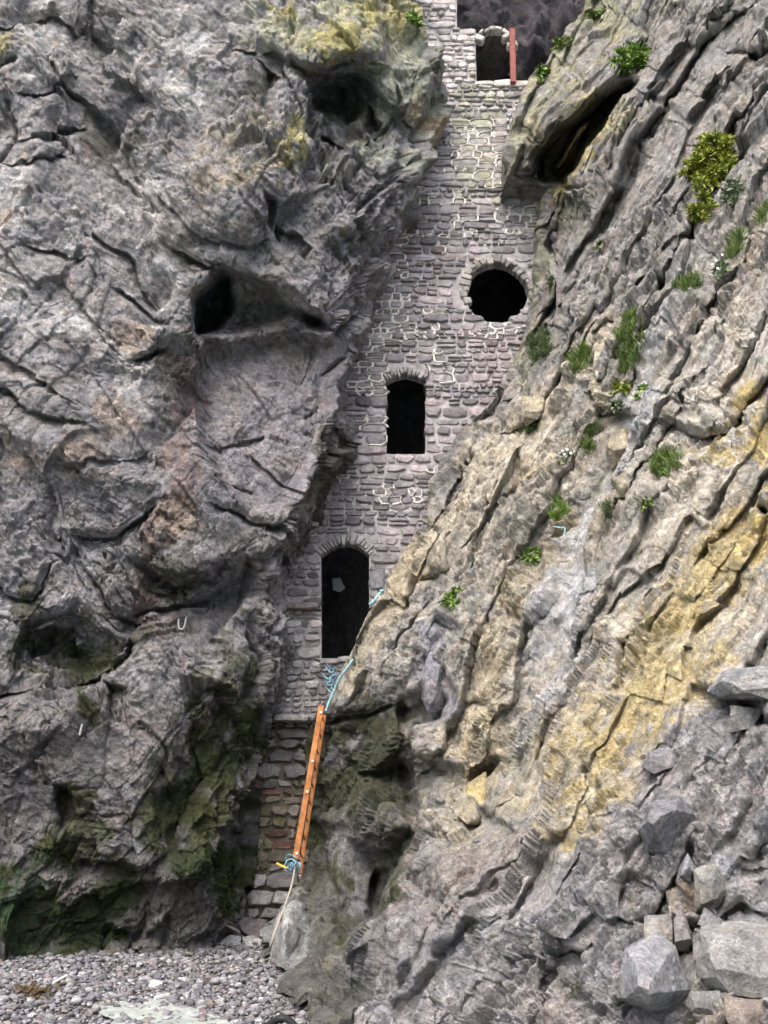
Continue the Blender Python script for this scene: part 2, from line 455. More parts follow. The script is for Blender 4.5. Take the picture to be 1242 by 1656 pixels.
# wrap: columns that run back from the edge to the wall
NW = 22
tw = np.linspace(0, 1, NW + 1)[1:]
Pe = P[:, -1:, :]
back = np.maximum(19.0 - Pe[..., 1], .3) * tw[None] ** 1.3
wrapP = np.stack((np.repeat(Pe[..., 0], NW, 1) + .10 * np.sin(tw * math.pi)[None], Pe[..., 1] + back, np.repeat(Pe[..., 2], NW, 1)), -1)
P = np.concatenate((P, wrapP), 1); PB = np.concatenate((PB, wrapP), 1)
B = np.stack([blur(P[..., k], 10) for k in range(3)], -1)
nrm = normals(B)
if (nrm[..., 1].mean() > 0): nrm = -nrm
smooth_zone = np.zeros(px.shape)
f_poly(wx, wy, smooth_zone, [(320, 550), (520, 530), (570, 620), (560, 700), (480, 830), (400, 840), (330, 760), (310, 620)], 1.0, 30)
f_poly(wx, wy, smooth_zone, [(600, 0), (720, 60), (720, 130), (660, 180), (620, 120)], .8, 30)
f_poly(wx, wy, smooth_zone, [(180, 1430), (350, 1400), (350, 1500), (180, 1550)], .6, 30)
smooth_zone = np.concatenate((smooth_zone, np.repeat(smooth_zone[:, -1:], NW, 1)), 1)
k = 1 - .66 * smooth_zone
A1 = frame((.45, .3, .85), 1.5, .8, .8); A2 = frame((-.6, .2, .8), 1.5, .8, .8); A3 = frame((.45, .3, .85), 2.2, .7, .7)
EL_ = edge_len(P)
nrm = normals(wide(PB, 16)); nrm = -nrm if nrm[..., 1].mean() > 0 else nrm
nrm = nrm * .75 + np.array([0, -.35, .0]); nrm /= np.linalg.norm(nrm, axis=-1, keepdims=True)
rgh = .45 + .55 * sm(.5 + 2.4 * fbm(P * .6, 91, 3)); AL = frame((.8, .1, -.45), 1.5, .9, .55)       # calm and broken areas
kk = 1.1 * (.3 + .7 * k) * rgh
D = k * (.75 * chips(P, A1, 1.5, 11, .40, .40, .25) * att(EL_, 1.2) + .7 * chips(P, A2, .7, 12, .40, .40, .25) * att(EL_, .6) + facets(P, A3, .8, 15, .05, .10, .03, .05) * att(EL_, .5)) + kk * (
    1.0 * chips(P, A3, .32, 13, .40, .4, .3) * att(EL_, .26) + .62 * facets(P, AL, .26, 17, .34, .55, .06, .07) * att(EL_, .2) + .55 * facets(P, AL, .12, 18, .34, .55, .06, .1) * att(EL_, .11) + .9 * chips(P, A2, .14, 14, .38, .4, .3) * att(EL_, .13) + .9 * chips(P, A1, .065, 16, .4, .4, .3) * att(EL_, .07))
D += .035 * fbm(P * 2.5, 77, 6, .6) * att(EL_, .3)
D = D - np.median(D) - .02
Pl = P + nrm * D[..., None]
LEFT_P, LEFT_PX, LEFT_PY = Pl[:, :px.shape[1]], px, py

def paint(C, px, py, items, Pn):
    """items: (kind, pts, softness, colour, amount, noise) on top of colour array C"""
    for n, it in enumerate(items):
        kind, pts, soft, col, amt, ns = it
        if kind == 'b':   # blobs: (x, y, rx, ry)
            m = np.full(px.shape, -9.0)
            for (x, y, rx, ry) in pts:
                m = np.maximum(m, 1.25 - np.hypot((px - x) / rx, (py - y) / ry))
        elif kind == 'p':
            d, _ = seg_sd(px, py, list(pts) + [pts[0]])
            m = np.where(inside(px, py, pts), d, -d) / soft + .5
        else:             # stroke of half-width soft
            d, _ = seg_sd(px, py, pts)
            m = 1.3 - d / soft
        nz = fbm(Pn * ns, 300 + n * 7, 5, .62)
        if ns > 3.1 or col[0] > 2.5 * col[2]: nz = .75 * nz + .8 * fbm(Pn * 15, 333 + n, 3, .7)
        a = sm((m + 1.9 * nz) * 1.5 - .3) * amt
        C[:] = C * (1 - a[..., None]) + np.array(col) * a[..., None]
GREY = (.264, .258, .268); PALE = (.56, .555, .55); BLUE = (.27, .275, .30); TAN = (.40, .335, .225); CREAM = (.54, .49, .39); OCHRE = (.50, .40, .17)
YEL = (.46, .43, .19); MOSS = (.03, .042, .010); OLIVE = (.10, .10, .045); RED = (.20, .145, .135); DRK = (.075, .072, .068); PGREEN = (.42, .45, .36); BRN = (.16, .12, .075)
def grow(a, n): return np.concatenate((a, np.repeat(a[:, -1:], n, 1)), 1)
qx, qy = grow(wx, NW), grow(wy, NW)
col = np.zeros(P.shape); col[:] = GREY
t = fbm(P * .8, 500, 4)[..., None]
col *= 1 + .3 * t
paint(col, qx, qy, [
    ('p', [(-450, -450), (760, -450), (760, 160), (560, 130), (400, 260), (300, 420), (200, 520), (-450, 520)], 60, (.34, .33, .34), .65, 1.5),
    ('p', [(-450, 1120), (200, 1100), (330, 1150), (420, 1120), (480, 1780), (-450, 1780)], 60, (.17, .16, .16), .6, 1.2),
    ('b', [(70, 40, 50, 50), (60, 85, 30, 45), (40, 80, 40, 14), (270, 50, 55, 50), (290, 145, 45, 35), (210, 90, 40, 30), (50, 370, 70, 50), (20, 330, 40, 70), (240, 320, 60, 28), (275, 430, 30, 80), (250, 480, 30, 50), (110, 520, 80, 40), (200, 600, 50, 70), (30, 500, 60, 40), (320, 80, 60, 50), (420, 40, 60, 50)], 0, PALE, .75, 2.4),
    ('b', [(400, 300, 60, 70), (380, 220, 60, 30), (350, 260, 40, 60)], 0, (.36, .33, .27), .8, 3),
    ('b', [(600, 30, 110, 60), (480, 50, 90, 55), (650, 80, 60, 70)], 0, (.44, .45, .33), .9, 2.6),
    ('b', [(550, 65, 50, 34), (600, 20, 60, 30), (655, 20, 40, 30), (470, 225, 26, 34), (445, 260, 22, 26), (480, 255, 18, 24), (0, 65, 26, 26), (455, 20, 40, 22)], 0, YEL, .9, 3.5),
    ('b', [(680, 120, 45, 70), (620, 180, 40, 60), (610, 250, 60, 40)], 0, PGREEN, .7, 2.5),
    ('b', [(690, 180, 20, 50)], 0, TAN, .8, 2),
    ('b', [(150, 730, 45, 35), (0, 365, 30, 22), (205, 540, 30, 30), (75, 750, 60, 20), (180, 680, 40, 60)], 0, (.36, .30, .25), .75, 3),
    ('s', [(310, 600), (300, 700), (290, 780), (255, 860), (220, 960), (240, 1010)], 30, RED, .6, 2.6),
    ('s', [(275, 850), (300, 840)], 24, (.33, .26, .2), .7, 3),
    ('p', [(340, 560), (550, 520), (565, 640), (560, 700), (480, 800), (370, 820), (330, 700)], 60, (.29, .272, .295), .8, 1.2),
    ('s', [(495, 880), (540, 780), (556, 700)], 30, (.085, .085, .07), .8, 2),  # shaded side of the cliff edge, painted dark
    ('b', [(160, 250, 40, 40), (215, 255, 14, 40), (560, 190, 50, 50), (420, 160, 30, 40), (530, 260, 30, 50), (240, 575, 20, 16), (300, 400, 40, 30)], 0, (.085, .085, .065), .75, 3),  # shade in the hollows and under the lobes, put in as dark pigment
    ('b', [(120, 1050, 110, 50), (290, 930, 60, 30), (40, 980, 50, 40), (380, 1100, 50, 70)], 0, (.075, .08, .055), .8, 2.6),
    ('b', [(190, 1130, 16, 22), (100, 1300, 40, 60), (70, 1380, 50, 60), (345, 1250, 60, 130), (370, 1420, 50, 100), (250, 1330, 60, 70), (160, 1200, 24, 60)], 0, (.055, .065, .024), .9, 2.4),
    ('p', [(-450, 1400), (60, 1420), (160, 1410), (250, 1400), (400, 1360), (400, 1480), (240, 1480), (160, 1540), (-450, 1570)], 40, (.032, .045, .014), .93, 1.8),
    ('p', [(180, 1480), (240, 1400), (320, 1440), (360, 1500), (300, 1530), (200, 1560)], 30, (.16, .155, .145), .8, 1.8),
    ('b', [(320, 1300, 70, 110), (370, 1400, 40, 90), (200, 1420, 60, 50), (110, 1370, 60, 60), (60, 1440, 70, 40), (410, 1180, 30, 60), (130, 1060, 70, 40)], 0, (.045, .058, .02), .8, 2.0),
    ('b', [(330, 1450, 28, 30), (230, 1140, 60, 50), (250, 1230, 30, 50), (20, 1200, 60, 60), (110, 1440, 40, 24), (40, 1440, 40, 24)], 0, (.21, .2, .2), .7, 2.4),
    ('p', [(-450, 1545), (60, 1548), (180, 1530), (400, 1480), (400, 1780), (-450, 1780)], 14, (.17, .165, .16), .7, 2),
    ('b', [(30, 1470, 60, 60)], 0, (.03, .07, .03), .7, 4)], P)
spk = fbm(P * 14, 610, 3, .7); col *= (1 + .5 * spk)[..., None]
col = np.clip(col, .008, .8)
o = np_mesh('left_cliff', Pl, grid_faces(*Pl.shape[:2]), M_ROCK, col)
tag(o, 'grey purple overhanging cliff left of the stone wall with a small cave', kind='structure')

# ------------------------------------------------------------------ RIGHT CLIFF
EDGE_R = [(-420, 1010), (-100, 985), (0, 952), (45, 922), (90, 888), (140, 852), (190, 832), (240, 822), (285, 824), (297, 850), (303, 886), (345, 878), (400, 882), (450, 874), (510, 862), (545, 848), (600, 832),
          (640, 800), (675, 775), (700, 750), (745, 713), (790, 704), (850, 688), (890, 664), (925, 643), (960, 620), (1000, 600), (1035, 584), (1060, 571), (1090, 553), (1130, 532), (1200, 508), (1260, 503), (1330, 500), (1390, 497),
          (1440, 486), (1475, 452), (1510, 437), (1550, 440), (1585, 458), (1605, 475), (1650, 495), (1760, 500), (2100, 500)]
ROWS = np.concatenate((np.linspace(-420, -20, 50)[:-1], np.arange(-20, 1670, 1.75), np.linspace(1670, 2100, 70)))
edge = edge_fn(EDGE_R, ROWS, 7.0, 8)
NC = 400
cols_b = np.linspace(1252, 1750, 50)[1:]
sp = np.linspace(0, 1, NC)
es = soft_edge(edge, ROWS); lin = (1252 - es[:, None]) * sp[None]
px = np.concatenate((es[:, None] + lin + (edge - es)[:, None] * np.exp(-lin / 90) * (1 - sp[None]), np.repeat(cols_b[None], len(ROWS), 0)), 1)
py = np.repeat(ROWS[:, None], px.shape[1], 1)
RPTS = [(300, -430, 17.6), (300, 500, 17.6), (300, 1000, 17.4), (300, 2110, 14), (960, -430, 18.2), (1300, -430, 16.6), (1760, -430, 14),
  (955, 0, 17.6), (890, 90, 17.4), (855, 140, 17.2), (830, 220, 17.0), (824, 285, 17.0), (1040, 60, 16.4), (960, 130, 16.3), (900, 190, 16.4), (860, 270, 16.5),
  (893, 300, 17.5), (885, 400, 17.4), (865, 510, 17.3), (835, 600, 17.2), (760, 700, 17.0), (705, 790, 16.9), (665, 890, 16.7), (620, 960, 16.4), (585, 1035, 16.4), (555, 1090, 16.5), (510, 1200, 17.1), (500, 1330, 17.1), (485, 1440, 17.0), (440, 1510, 16.7), (440, 1550, 15.3), (475, 1605, 13.1), (500, 1650, 11.9),
  (560, 1130, 16.2), (600, 1150, 16.0), (580, 1250, 16.3), (640, 1250, 16.2), (560, 1350, 16.0), (620, 1400, 16.2), (540, 1450, 15.5), (600, 1480, 15.4), (520, 1560, 14.0), (560, 1600, 13.0), (490, 1500, 15.6),
  (950, 200, 16.2), (940, 300, 16.0), (960, 370, 16.0), (900, 480, 16.3), (1150, 0, 15.5), (1050, 250, 15.3), (950, 500, 15.3), (880, 690, 15.4), (840, 640, 15.9), (790, 760, 15.8), (800, 850, 15.2), (720, 900, 15.6), (700, 1000, 15.3), (650, 1040, 15.6), (650, 1120, 15.3),
  (655, 1200, 14.6), (665, 1340, 14.2), (640, 1420, 13.8), (612, 1490, 13.2), (575, 1650, 11.7), (560, 1760, 11.2), (720, 1060, 14.6), (700, 1170, 14.6), (760, 1000, 14.4), (780, 1330, 12.1), (790, 1250, 13.3), (745, 1150, 13.8),
  (1242, 100, 13.6), (1200, 300, 13.3), (1100, 500, 13.3), (1000, 750, 13.2), (900, 950, 13.3), (860, 1100, 13.1), (830, 1230, 12.6), (800, 1320, 11.5), (720, 1390, 11.5), (640, 1500, 11.6),
  (1400, 200, 12), (1242, 500, 11.2), (1150, 800, 11), (1050, 1000, 11), (950, 1200, 10.6), (850, 1350, 10.6), (730, 1480, 10.9), (690, 1656, 10.2),
  (1242, 850, 9.7), (1200, 1000, 9.4), (1100, 1200, 9.0), (1000, 1350, 8.7), (900, 1500, 8.7), (850, 1656, 8.3),
  (1242, 1150, 8.2), (1242, 1300, 7.6), (1150, 1400, 7.7), (1242, 1450, 7.4), (1100, 1490, 7.7), (1000, 1600, 7.5), (1242, 1600, 6.6), (1242, 1690, 6.4), (1100, 1656, 6.9),
  (1000, 2110, 5.5), (600, 2110, 10), (1760, 300, 10), (1760, 900, 7.5), (1760, 1500, 5.6), (1760, 2110, 4.6), (1400, 2110, 4.9)]
Y0 = tin(px, py, RPTS)
P0 = at(px, py, Y0)
sc_ = 14.0 / np.maximum(Y0, 5)
wx, wy = warp(px, py, P0, 13, 60)
Y = blur(tin(wx, wy, RPTS), 2)
G = np.zeros(px.shape)
# leaning block at the top: its dark undercut
PO([(885, 300), (893, 262), (930, 190), (985, 140), (1010, 120), (1035, 120), (1000, 160), (975, 200), (925, 270), (895, 300)], 1.9, 14)
PO([(848, 300), (856, 255), (905, 200), (985, 130), (1000, 150), (925, 270), (890, 305)], 1.7, 22)
# joint lines between the beds (they run up to the right)
L([(1190, 20), (1130, 60), (1085, 130), (1040, 195), (1000, 270), (965, 350), (920, 430), (880, 490)][::-1], .75, 16, .3)
L([(1100, 60), (1050, 130), (1010, 190), (985, 260)][::-1], .3, 10)
L([(905, 345), (885, 400), (900, 440), (870, 520), (830, 570)][::-1], .8, 14)
L([(1242, 120), (1160, 250), (1090, 350), (1010, 480), (960, 560)][::-1], .4, 14, .2)
L([(1242, 160), (1190, 260), (1130, 350), (1090, 420), (1040, 500)][::-1], .45, 14, .2)
L([(1120, 300), (1105, 340), (1115, 380), (1070, 410)][::-1], .5, 12)
L([(1180, 70), (1225, 75), (1242, 68)], .7, 12)
L([(1180, 500), (1150, 560), (1100, 650), (1040, 760), (985, 860)][::-1], .35, 16, .3)
L([(905, 600), (870, 660), (840, 680)][::-1], .8, 16); L([(960, 540), (900, 620)][::-1], .4, 12)
PO([(1062, 445), (1082, 452), (1062, 478)], .7, 7); L([(1170, 490), (1165, 545)], .4, 12)
L([(1242, 598), (1205, 640), (1180, 690), (1130, 700), (1092, 690)][::-1], .9, 20, .5)
L([(1210, 560), (1160, 640)][::-1], .3, 8)
L([(1235, 770), (1200, 800), (1170, 845), (1140, 885)][::-1], .75, 16, .45)
PO([(1215, 820), (1228, 815), (1240, 828), (1225, 834)], 1.0, 5)
L([(1060, 900), (1010, 960), (960, 1040), (920, 1130)][::-1], .35, 14, .2); L([(1060, 935), (1035, 965)][::-1], .3, 8)
L([(960, 600), (975, 650), (1000, 655)], .5, 14); L([(1005, 690), (985, 740), (960, 800)], .7, 16); L([(965, 655), (975, 670), (990, 660)], .6, 10)
L([(855, 770), (845, 800)], .5, 12); L([(950, 820), (925, 850), (880, 890), (875, 920)], .55, 14)
L([(735, 860), (720, 925), (690, 940)][::-1], .6, 12); L([(790, 830), (770, 870), (760, 900)][::-1], .4, 12)
L([(700, 930), (720, 960), (700, 990)], .5, 14); L([(845, 720), (850, 790), (820, 830)], .4, 16)
L([(1010, 620), (1020, 600)], .4, 8); L([(900, 1000), (870, 1080), (865, 1130)], .4, 14)
L([(700, 1070), (720, 1080), (735, 1110), (720, 1160)], .55, 16); L([(680, 1165), (705, 1160), (712, 1140)][::-1], .7, 20)
L([(750, 880), (830, 790)], .25, 10); L([(640, 1060), (690, 990)], .3, 10)
# recess below the big overhang, its roof and the dark hollow beside it
L([(520, 1165), (560, 1150), (600, 1150), (650, 1130)], .4, 50); PO([(545, 1170), (650, 1140), (655, 1260), (640, 1330), (575, 1270)], .15, 40)
PO([(600, 1420), (650, 1370), (662, 1400), (640, 1450), (612, 1500), (585, 1500)], 1.3, 20)
C([(655, 1130), (652, 1200), (668, 1330), (655, 1380)], .9, 9); C([(510, 1330), (530, 1420), (560, 1480)], .3, 8)
L([(775, 1180), (800, 1160), (812, 1200)], .4, 10); C([(783, 1320), (778, 1270), (805, 1225)], .9, 9)
L([(700, 1345), (730, 1345), (780, 1320)], .8, 24, .3); C([(780, 1310), (790, 1320)], .8, 8)
L([(700, 1480), (730, 1500), (700, 1470)], .2, 8); C([(665, 1590), (690, 1520), (710, 1490)], .4, 6); C([(650, 1600), (670, 1570)], .3, 5)
L([(740, 1500), (790, 1440), (800, 1420), (850, 1380)], .55, 12, .3); L([(720, 1656), (780, 1600), (830, 1570)], .5, 9, .2); PO([(790, 1450), (812, 1420), (815, 1440), (800, 1460)], .5, 6)
L([(740, 1530), (790, 1490)], .3, 10); L([(860, 1650), (870, 1640), (925, 1570)], .5, 12); L([(850, 1400), (880, 1370), (910, 1350)], .35, 10)
L([(920, 1350), (935, 1290), (940, 1260)], .35, 14)
L([(860, 1540), (940, 1540), (975, 1510), (1030, 1490), (1060, 1460), (1100, 1390)], .85, 26, .4)
PO([(860, 1580), (930, 1545), (950, 1550), (900, 1620), (870, 1640)], .5, 18)
L([(1085, 1480), (1140, 1490), (1180, 1470), (1200, 1455), (1242, 1470)], .8, 16, .35)
L([(1150, 1115), (1200, 1130), (1242, 1150)], 1.0, 24, .3)
L([(1160, 1250), (1150, 1290), (1135, 1330), (1120, 1390)], .3, 8)
L([(1120, 1380), (1130, 1450), (1140, 1480)], .4, 10); C([(1150, 1510), (1190, 1500), (1200, 1510)], .3, 6); C([(1180, 1600), (1242, 1615)], .3, 6)
C([(1170, 1610), (1200, 1656)], .3, 6); C([(980, 1640), (1010, 1600), (1030, 1580)], .4, 8)
def beds(period, amp, seed, ang, edge=.09):
    """flat slabs lying on one another: each comes gently out and breaks back along a straight crack"""
    a = np.radians(ang + 5 * fbm(np.stack((px / 300, py / 300, 0 * px + seed), -1), seed, 2))
    t = (px * np.sin(a) + py * np.cos(a)) / period + .20 * fbm(np.stack((px / 150, py / 150, 0 * px + seed), -1), seed + 1, 2) + .05 * fbm(np.stack((px / 40, py / 40, 0 * px), -1), seed + 2, 2)
    al = (px * np.cos(a) - py * np.sin(a))
    sj = al / (period * 1.7) + .12 * fbm(np.stack((px / 50, py / 50, 0 * px + seed), -1), seed + 5, 2)
    tj = np.floor(t / 1.6 + .3).astype(int); sji = np.floor(sj + hf(h32(tj, tj, tj, seed + 6)) * 3).astype(int)
    t = t + .42 * (hf(h32(sji, tj, tj * 0, seed + 7)) - .5) + .25 * (hf2(h32(sji, tj, tj * 0, seed + 7)) - .5) * (sj - np.floor(sj) - .5)
    i = np.floor(t); f = t - i
    ii = i.astype(int)
    seg_ = np.floor(al / (period * 3.2) + hf(h32(ii, ii, ii, seed)) * 5 + .1 * fbm(np.stack((px / 30, py / 30, 0 * px), -1), seed + 3, 2)).astype(int)
    h = hf(h32(ii, seg_, ii * 0, seed + 9)); h2 = hf2(h32(ii, seg_, ii * 0, seed + 9))
    prof = np.where(f < 1 - edge, f / (1 - edge), (1 - f) / edge)
    return -amp * (prof - .5) * (.25 + 1.1 * h) + amp * .5 * (h2 - .5)
lower = sm((py - 1150) / 250.0) * sm((px - 560) / 80.0)
sunk = np.zeros(px.shape); f_poly(wx, wy, sunk, [(400, 1150), (660, 1100), (665, 1400), (600, 1500), (560, 1700), (380, 1700)], 1.0, 20)
bs = (beds(78, .36, 401, 62) * (1 - lower) + beds(125, .50, 402, 55, .06) * lower) + .26 * beds(33, .17, 403, 63) * (1 - .3 * lower)
chan = np.zeros(px.shape); f_poly(wx, wy, chan, [(1030, 560), (1080, 560), (1010, 740), (945, 900), (925, 1110), (860, 1150), (870, 980), (930, 780)], 1.0, 16)
PB = at(px, py, blur(Y, 6))
Y = Y + (1 - sunk) * (1 - .8 * chan) * bs * np.clip(Y0 / 14.5, .4, 1.0)
Y = Y + G * np.clip(Y0 / 14.5, .45, 1.0)
ee = wide(edge_len(at(px, py, Y))[0] / (Y * .0014), 5); tb = .8 * sm((ee - 3.2) / 2.5); Y = Y * (1 - tb) + blur(Y, 16) * tb
P = at(px, py, Y)
NW = 18
tw = np.linspace(0, 1, NW + 1)[1:][::-1]
Pe = P[:, :1, :]
back = np.maximum(19.0 - Pe[..., 1], .3) * tw[None] ** 1.3
wrapP = np.stack((np.repeat(Pe[..., 0], NW, 1) - .12 * np.sin(tw * math.pi)[None], Pe[..., 1] + back, np.repeat(Pe[..., 2], NW, 1)), -1)
P = np.concatenate((wrapP, P), 1); PB = np.concatenate((wrapP, PB), 1)
B = np.stack([blur(P[..., k], 10) for k in range(3)], -1)
nrm = normals(B)
if (nrm[..., 1].mean() > 0): nrm = -nrm
def growl(a, n=NW): return np.concatenate((np.repeat(a[:, :1], n, 1), a), 1)
qx, qy = growl(wx), growl(wy)
sz = np.zeros(px.shape)
f_poly(wx, wy, sz, [(1030, 560), (1080, 560), (1010, 740), (945, 900), (925, 1110), (860, 1150), (870, 980), (930, 780)], 1.5, 18)
f_poly(wx, wy, sz, [(1150, 1180), (1242, 1160), (1242, 1450), (1150, 1440)], .6, 20)
f_poly(wx, wy, sz, [(500, 1320), (640, 1330), (560, 1650), (440, 1650), (437, 1480)], .6, 20)
k = 1 - .5 * growl(sz)
BD = (.40, -.15, .86)
A1 = frame(BD, 2.6, .55, .9); A2 = frame(BD, 1.8, .6, .8); A3 = frame(BD, 2.4, .6, .7); A4 = frame((.1, .2, 1), 1.1, .8, .8)
near = sm((11.5 - P[..., 1]) / 4.0)
upper = 1 - .35 * near
EL_ = edge_len(P)
nrm = normals(wide(PB, 16)); nrm = -nrm if nrm[..., 1].mean() > 0 else nrm
nrm = nrm * .75 + np.array([0, -.35, .0]); nrm /= np.linalg.norm(nrm, axis=-1, keepdims=True)
rgh = .28 + .72 * sm(.5 + 2.6 * fbm(P * .6, 92, 3))
kk = 1.4 * (.3 + .7 * k) * rgh
A5 = frame(BD, 7, .5, .8)
D = k * (.42 * upper * chips(P, A1, 1.15, 21, .40, .40, .28) * att(EL_, .9) + .45 * chips(P, A2, .5, 22, .42, .38, .28) * att(EL_, .4)) + kk * (
    .9 * chips(P, A3, .23, 23, .40, .4, .3) * (1 - .2 * near) * att(EL_, .18) + .75 * facets(P, A3, .2, 28, .3, .5, .05, .08) * att(EL_, .13) + .85 * chips(P, A4, .10, 24, .36, .4, .3) * att(EL_, .1) + .95 * chips(P, A4, .05, 25, .4, .4, .3) * att(EL_, .055) + .5 * facets(P, A4, .085, 29, .3, .5, .05, .08) * att(EL_, .08) + .6 * chips(P, A5, .34, 27, .4, .2, .35) * (1 - .5 * near) * att(EL_, .2))
D += .03 * fbm(P * 3, 78, 6, .6) * att(EL_, .3)
D = D - np.median(D) - .02
Pr = P + nrm * D[..., None]
RIGHT_P, RIGHT_PX, RIGHT_PY = Pr[:, NW:], px, py
col = np.zeros(P.shape); col[:] = (.31, .30, .285)
col *= 1 + .3 * fbm(P * .8, 520, 4)[..., None]
paint(col, qx, qy, [
    ('p', [(640, 1100), (700, 850), (860, 640), (1000, 560), (1100, 700), (900, 1150), (800, 1330), (640, 1400)], 80, (.38, .36, .31), .6, 1.6),
    ('p', [(900, 300), (1242, -50), (1242, 330), (1050, 560), (870, 640)], 60, (.31, .30, .29), .7, 1.5),
    ('p', [(1240, 420), (1100, 560), (1060, 700), (1000, 850), (900, 1200), (850, 1400), (960, 1380), (1100, 1200), (1290, 1000), (1760, 600), (1760, 200), (1290, 350)], 60, (.46, .435, .385), .7, 1.8),
    ('p', [(1290, 460), (1130, 520), (1100, 640), (1060, 860), (1290, 700), (1760, 400)], 40, (.58, .55, .49), .7, 2.6),
    ('b', [(980, 20, 90, 40), (910, 80, 50, 50), (860, 170, 30, 60), (900, 120, 40, 30), (840, 230, 16, 40)], 0, (.34, .34, .20), .6, 2.8),
    ('b', [(960, 190, 40, 26), (1000, 180, 30, 40)], 0, (.40, .38, .25), .7, 2.4),
    ('b', [(955, 190, 30, 40), (930, 240, 34, 30), (910, 260, 26, 40), (905, 300, 22, 30)], 0, (.46, .40, .16), .85, 3),
    ('b', [(885, 240, 36, 60), (868, 282, 28, 24), (930, 185, 40, 40)], 0, (.06, .06, .045), .8, 2.4),  # shade of the undercut below the leaning block, painted into the colour
    ('b', [(930, 340, 30, 40), (880, 420, 18, 80), (850, 580, 30, 50)], 0, (.26, .27, .19), .6, 2.4),
    ('s', [(700, 880), (740, 840), (770, 760), (850, 700), (880, 760)], 44, CREAM, .62, 2.6),
    ('s', [(860, 760), (850, 690), (900, 640), (960, 570), (990, 540)], 30, CREAM, .72, 2.6),
    ('s', [(640, 960), (600, 1040), (570, 1110)], 26, (.42, .38, .29), .75, 2.8),
    ('s', [(690, 870), (650, 960), (690, 900)], 24, (.46, .40, .28), .7, 2.8),
    ('s', [(1000, 740), (950, 850), (840, 960), (790, 1100), (760, 1200)], 34, (.42, .37, .26), .7, 2.6),
    ('s', [(770, 1160), (790, 1240), (750, 1330)], 34, (.43, .385, .28), .85, 3.2),
    ('s', [(940, 1180), (870, 1250), (840, 1290)], 34, (.43, .385, .28), .75, 3.2),
    ('s', [(1040, 640), (980, 760), (925, 880), (905, 1000), (885, 1120)], 32, (.46, .465, .475), .9, 1.4),
    ('s', [(1150, 330), (1100, 460), (1050, 590)], 14, (.48, .485, .49), .75, 1.6),
    ('s', [(1242, 240), (1190, 370), (1120, 480)], 20, (.40, .39, .36), .8, 2),
    ('s', [(1242, 330), (1200, 420)], 24, CREAM, .6, 2),
    ('p', [(1245, 830), (1160, 850), (1080, 950), (1000, 1090), (960, 1200), (915, 1340), (945, 1345), (1010, 1210), (1120, 1110), (1160, 1120), (1180, 980), (1245, 880)], 60, OCHRE, .62, 4),
    ('s', [(1200, 850), (1100, 960), (1050, 1080), (985, 1180), (940, 1310)], 60, OCHRE, .35, 4),
    ('b', [(1230, 700, 40, 50), (1180, 730, 40, 30), (1200, 640, 16, 30), (1163, 1255, 12, 26), (1160, 1140, 14, 20), (1230, 860, 40, 40)], 0, OCHRE, .85, 4),
    ('b', [(1130, 780, 50, 30), (1020, 1010, 30, 40), (1110, 1040, 40, 30), (1190, 1000, 30, 30)], 0, (.55, .5, .40), .6, 5),
    ('p', [(880, 1400), (960, 1330), (1040, 1220), (1110, 1190), (1160, 1150), (1290, 1100), (1760, 1100), (1760, 2110), (300, 2110), (560, 1700), (640, 1480), (760, 1450)], 40, (.325, .32, .33), .88, 1.8),
    ('b', [(1180, 1560, 90, 70), (1060, 1340, 40, 24), (1100, 1300, 30, 30)], 0, (.40, .39, .375), .8, 2),
    ('b', [(1200, 1640, 60, 30), (1120, 1440, 30, 50)], 0, (.32, .27, .21), .7, 2.5),
    ('s', [(610, 1520), (680, 1420), (800, 1400), (700, 1480)], 50, (.27, .25, .24), .7, 2),
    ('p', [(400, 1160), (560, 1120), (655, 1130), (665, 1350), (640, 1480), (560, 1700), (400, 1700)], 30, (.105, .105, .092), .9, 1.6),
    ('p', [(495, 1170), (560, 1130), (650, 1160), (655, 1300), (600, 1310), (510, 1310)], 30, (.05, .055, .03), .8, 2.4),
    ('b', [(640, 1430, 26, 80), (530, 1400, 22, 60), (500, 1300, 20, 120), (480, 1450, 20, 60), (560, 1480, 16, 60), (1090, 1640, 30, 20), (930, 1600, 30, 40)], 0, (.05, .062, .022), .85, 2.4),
    ('b', [(580, 1370, 50, 44), (600, 1540, 40, 60), (590, 1450, 30, 60), (585, 1200, 22, 16), (555, 1225, 14, 20), (500, 1240, 14, 30)], 0, (.23, .225, .235), .8, 2.4),
    ('p', [(437, 1500), (455, 1465), (490, 1450), (500, 1500), (480, 1570), (460, 1590), (440, 1560)], 12, (.25, .26, .26), .9, 1.6),
    ('b', [(700, 1060, 26, 40), (705, 1130, 22, 34)], 0, (.30, .30, .34), .85, 2)], P)
spk = fbm(P * 14, 620, 3, .7); col *= (1 + .55 * spk)[..., None]
nr = np.abs(P[..., 1] - 15) < 99
# grainy lichen crust
gr = fbm(P * 26, 640, 3, .8); och = np.clip((col[..., 0] - col[..., 2]) * 4, 0, 1)
col *= (1 + .45 * gr * och)[..., None]
col = np.clip(col, .008, .8)
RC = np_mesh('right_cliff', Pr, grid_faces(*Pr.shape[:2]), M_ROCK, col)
tag(RC, 'steep lichen covered cliff of slanting beds right of the stone wall', kind='structure')

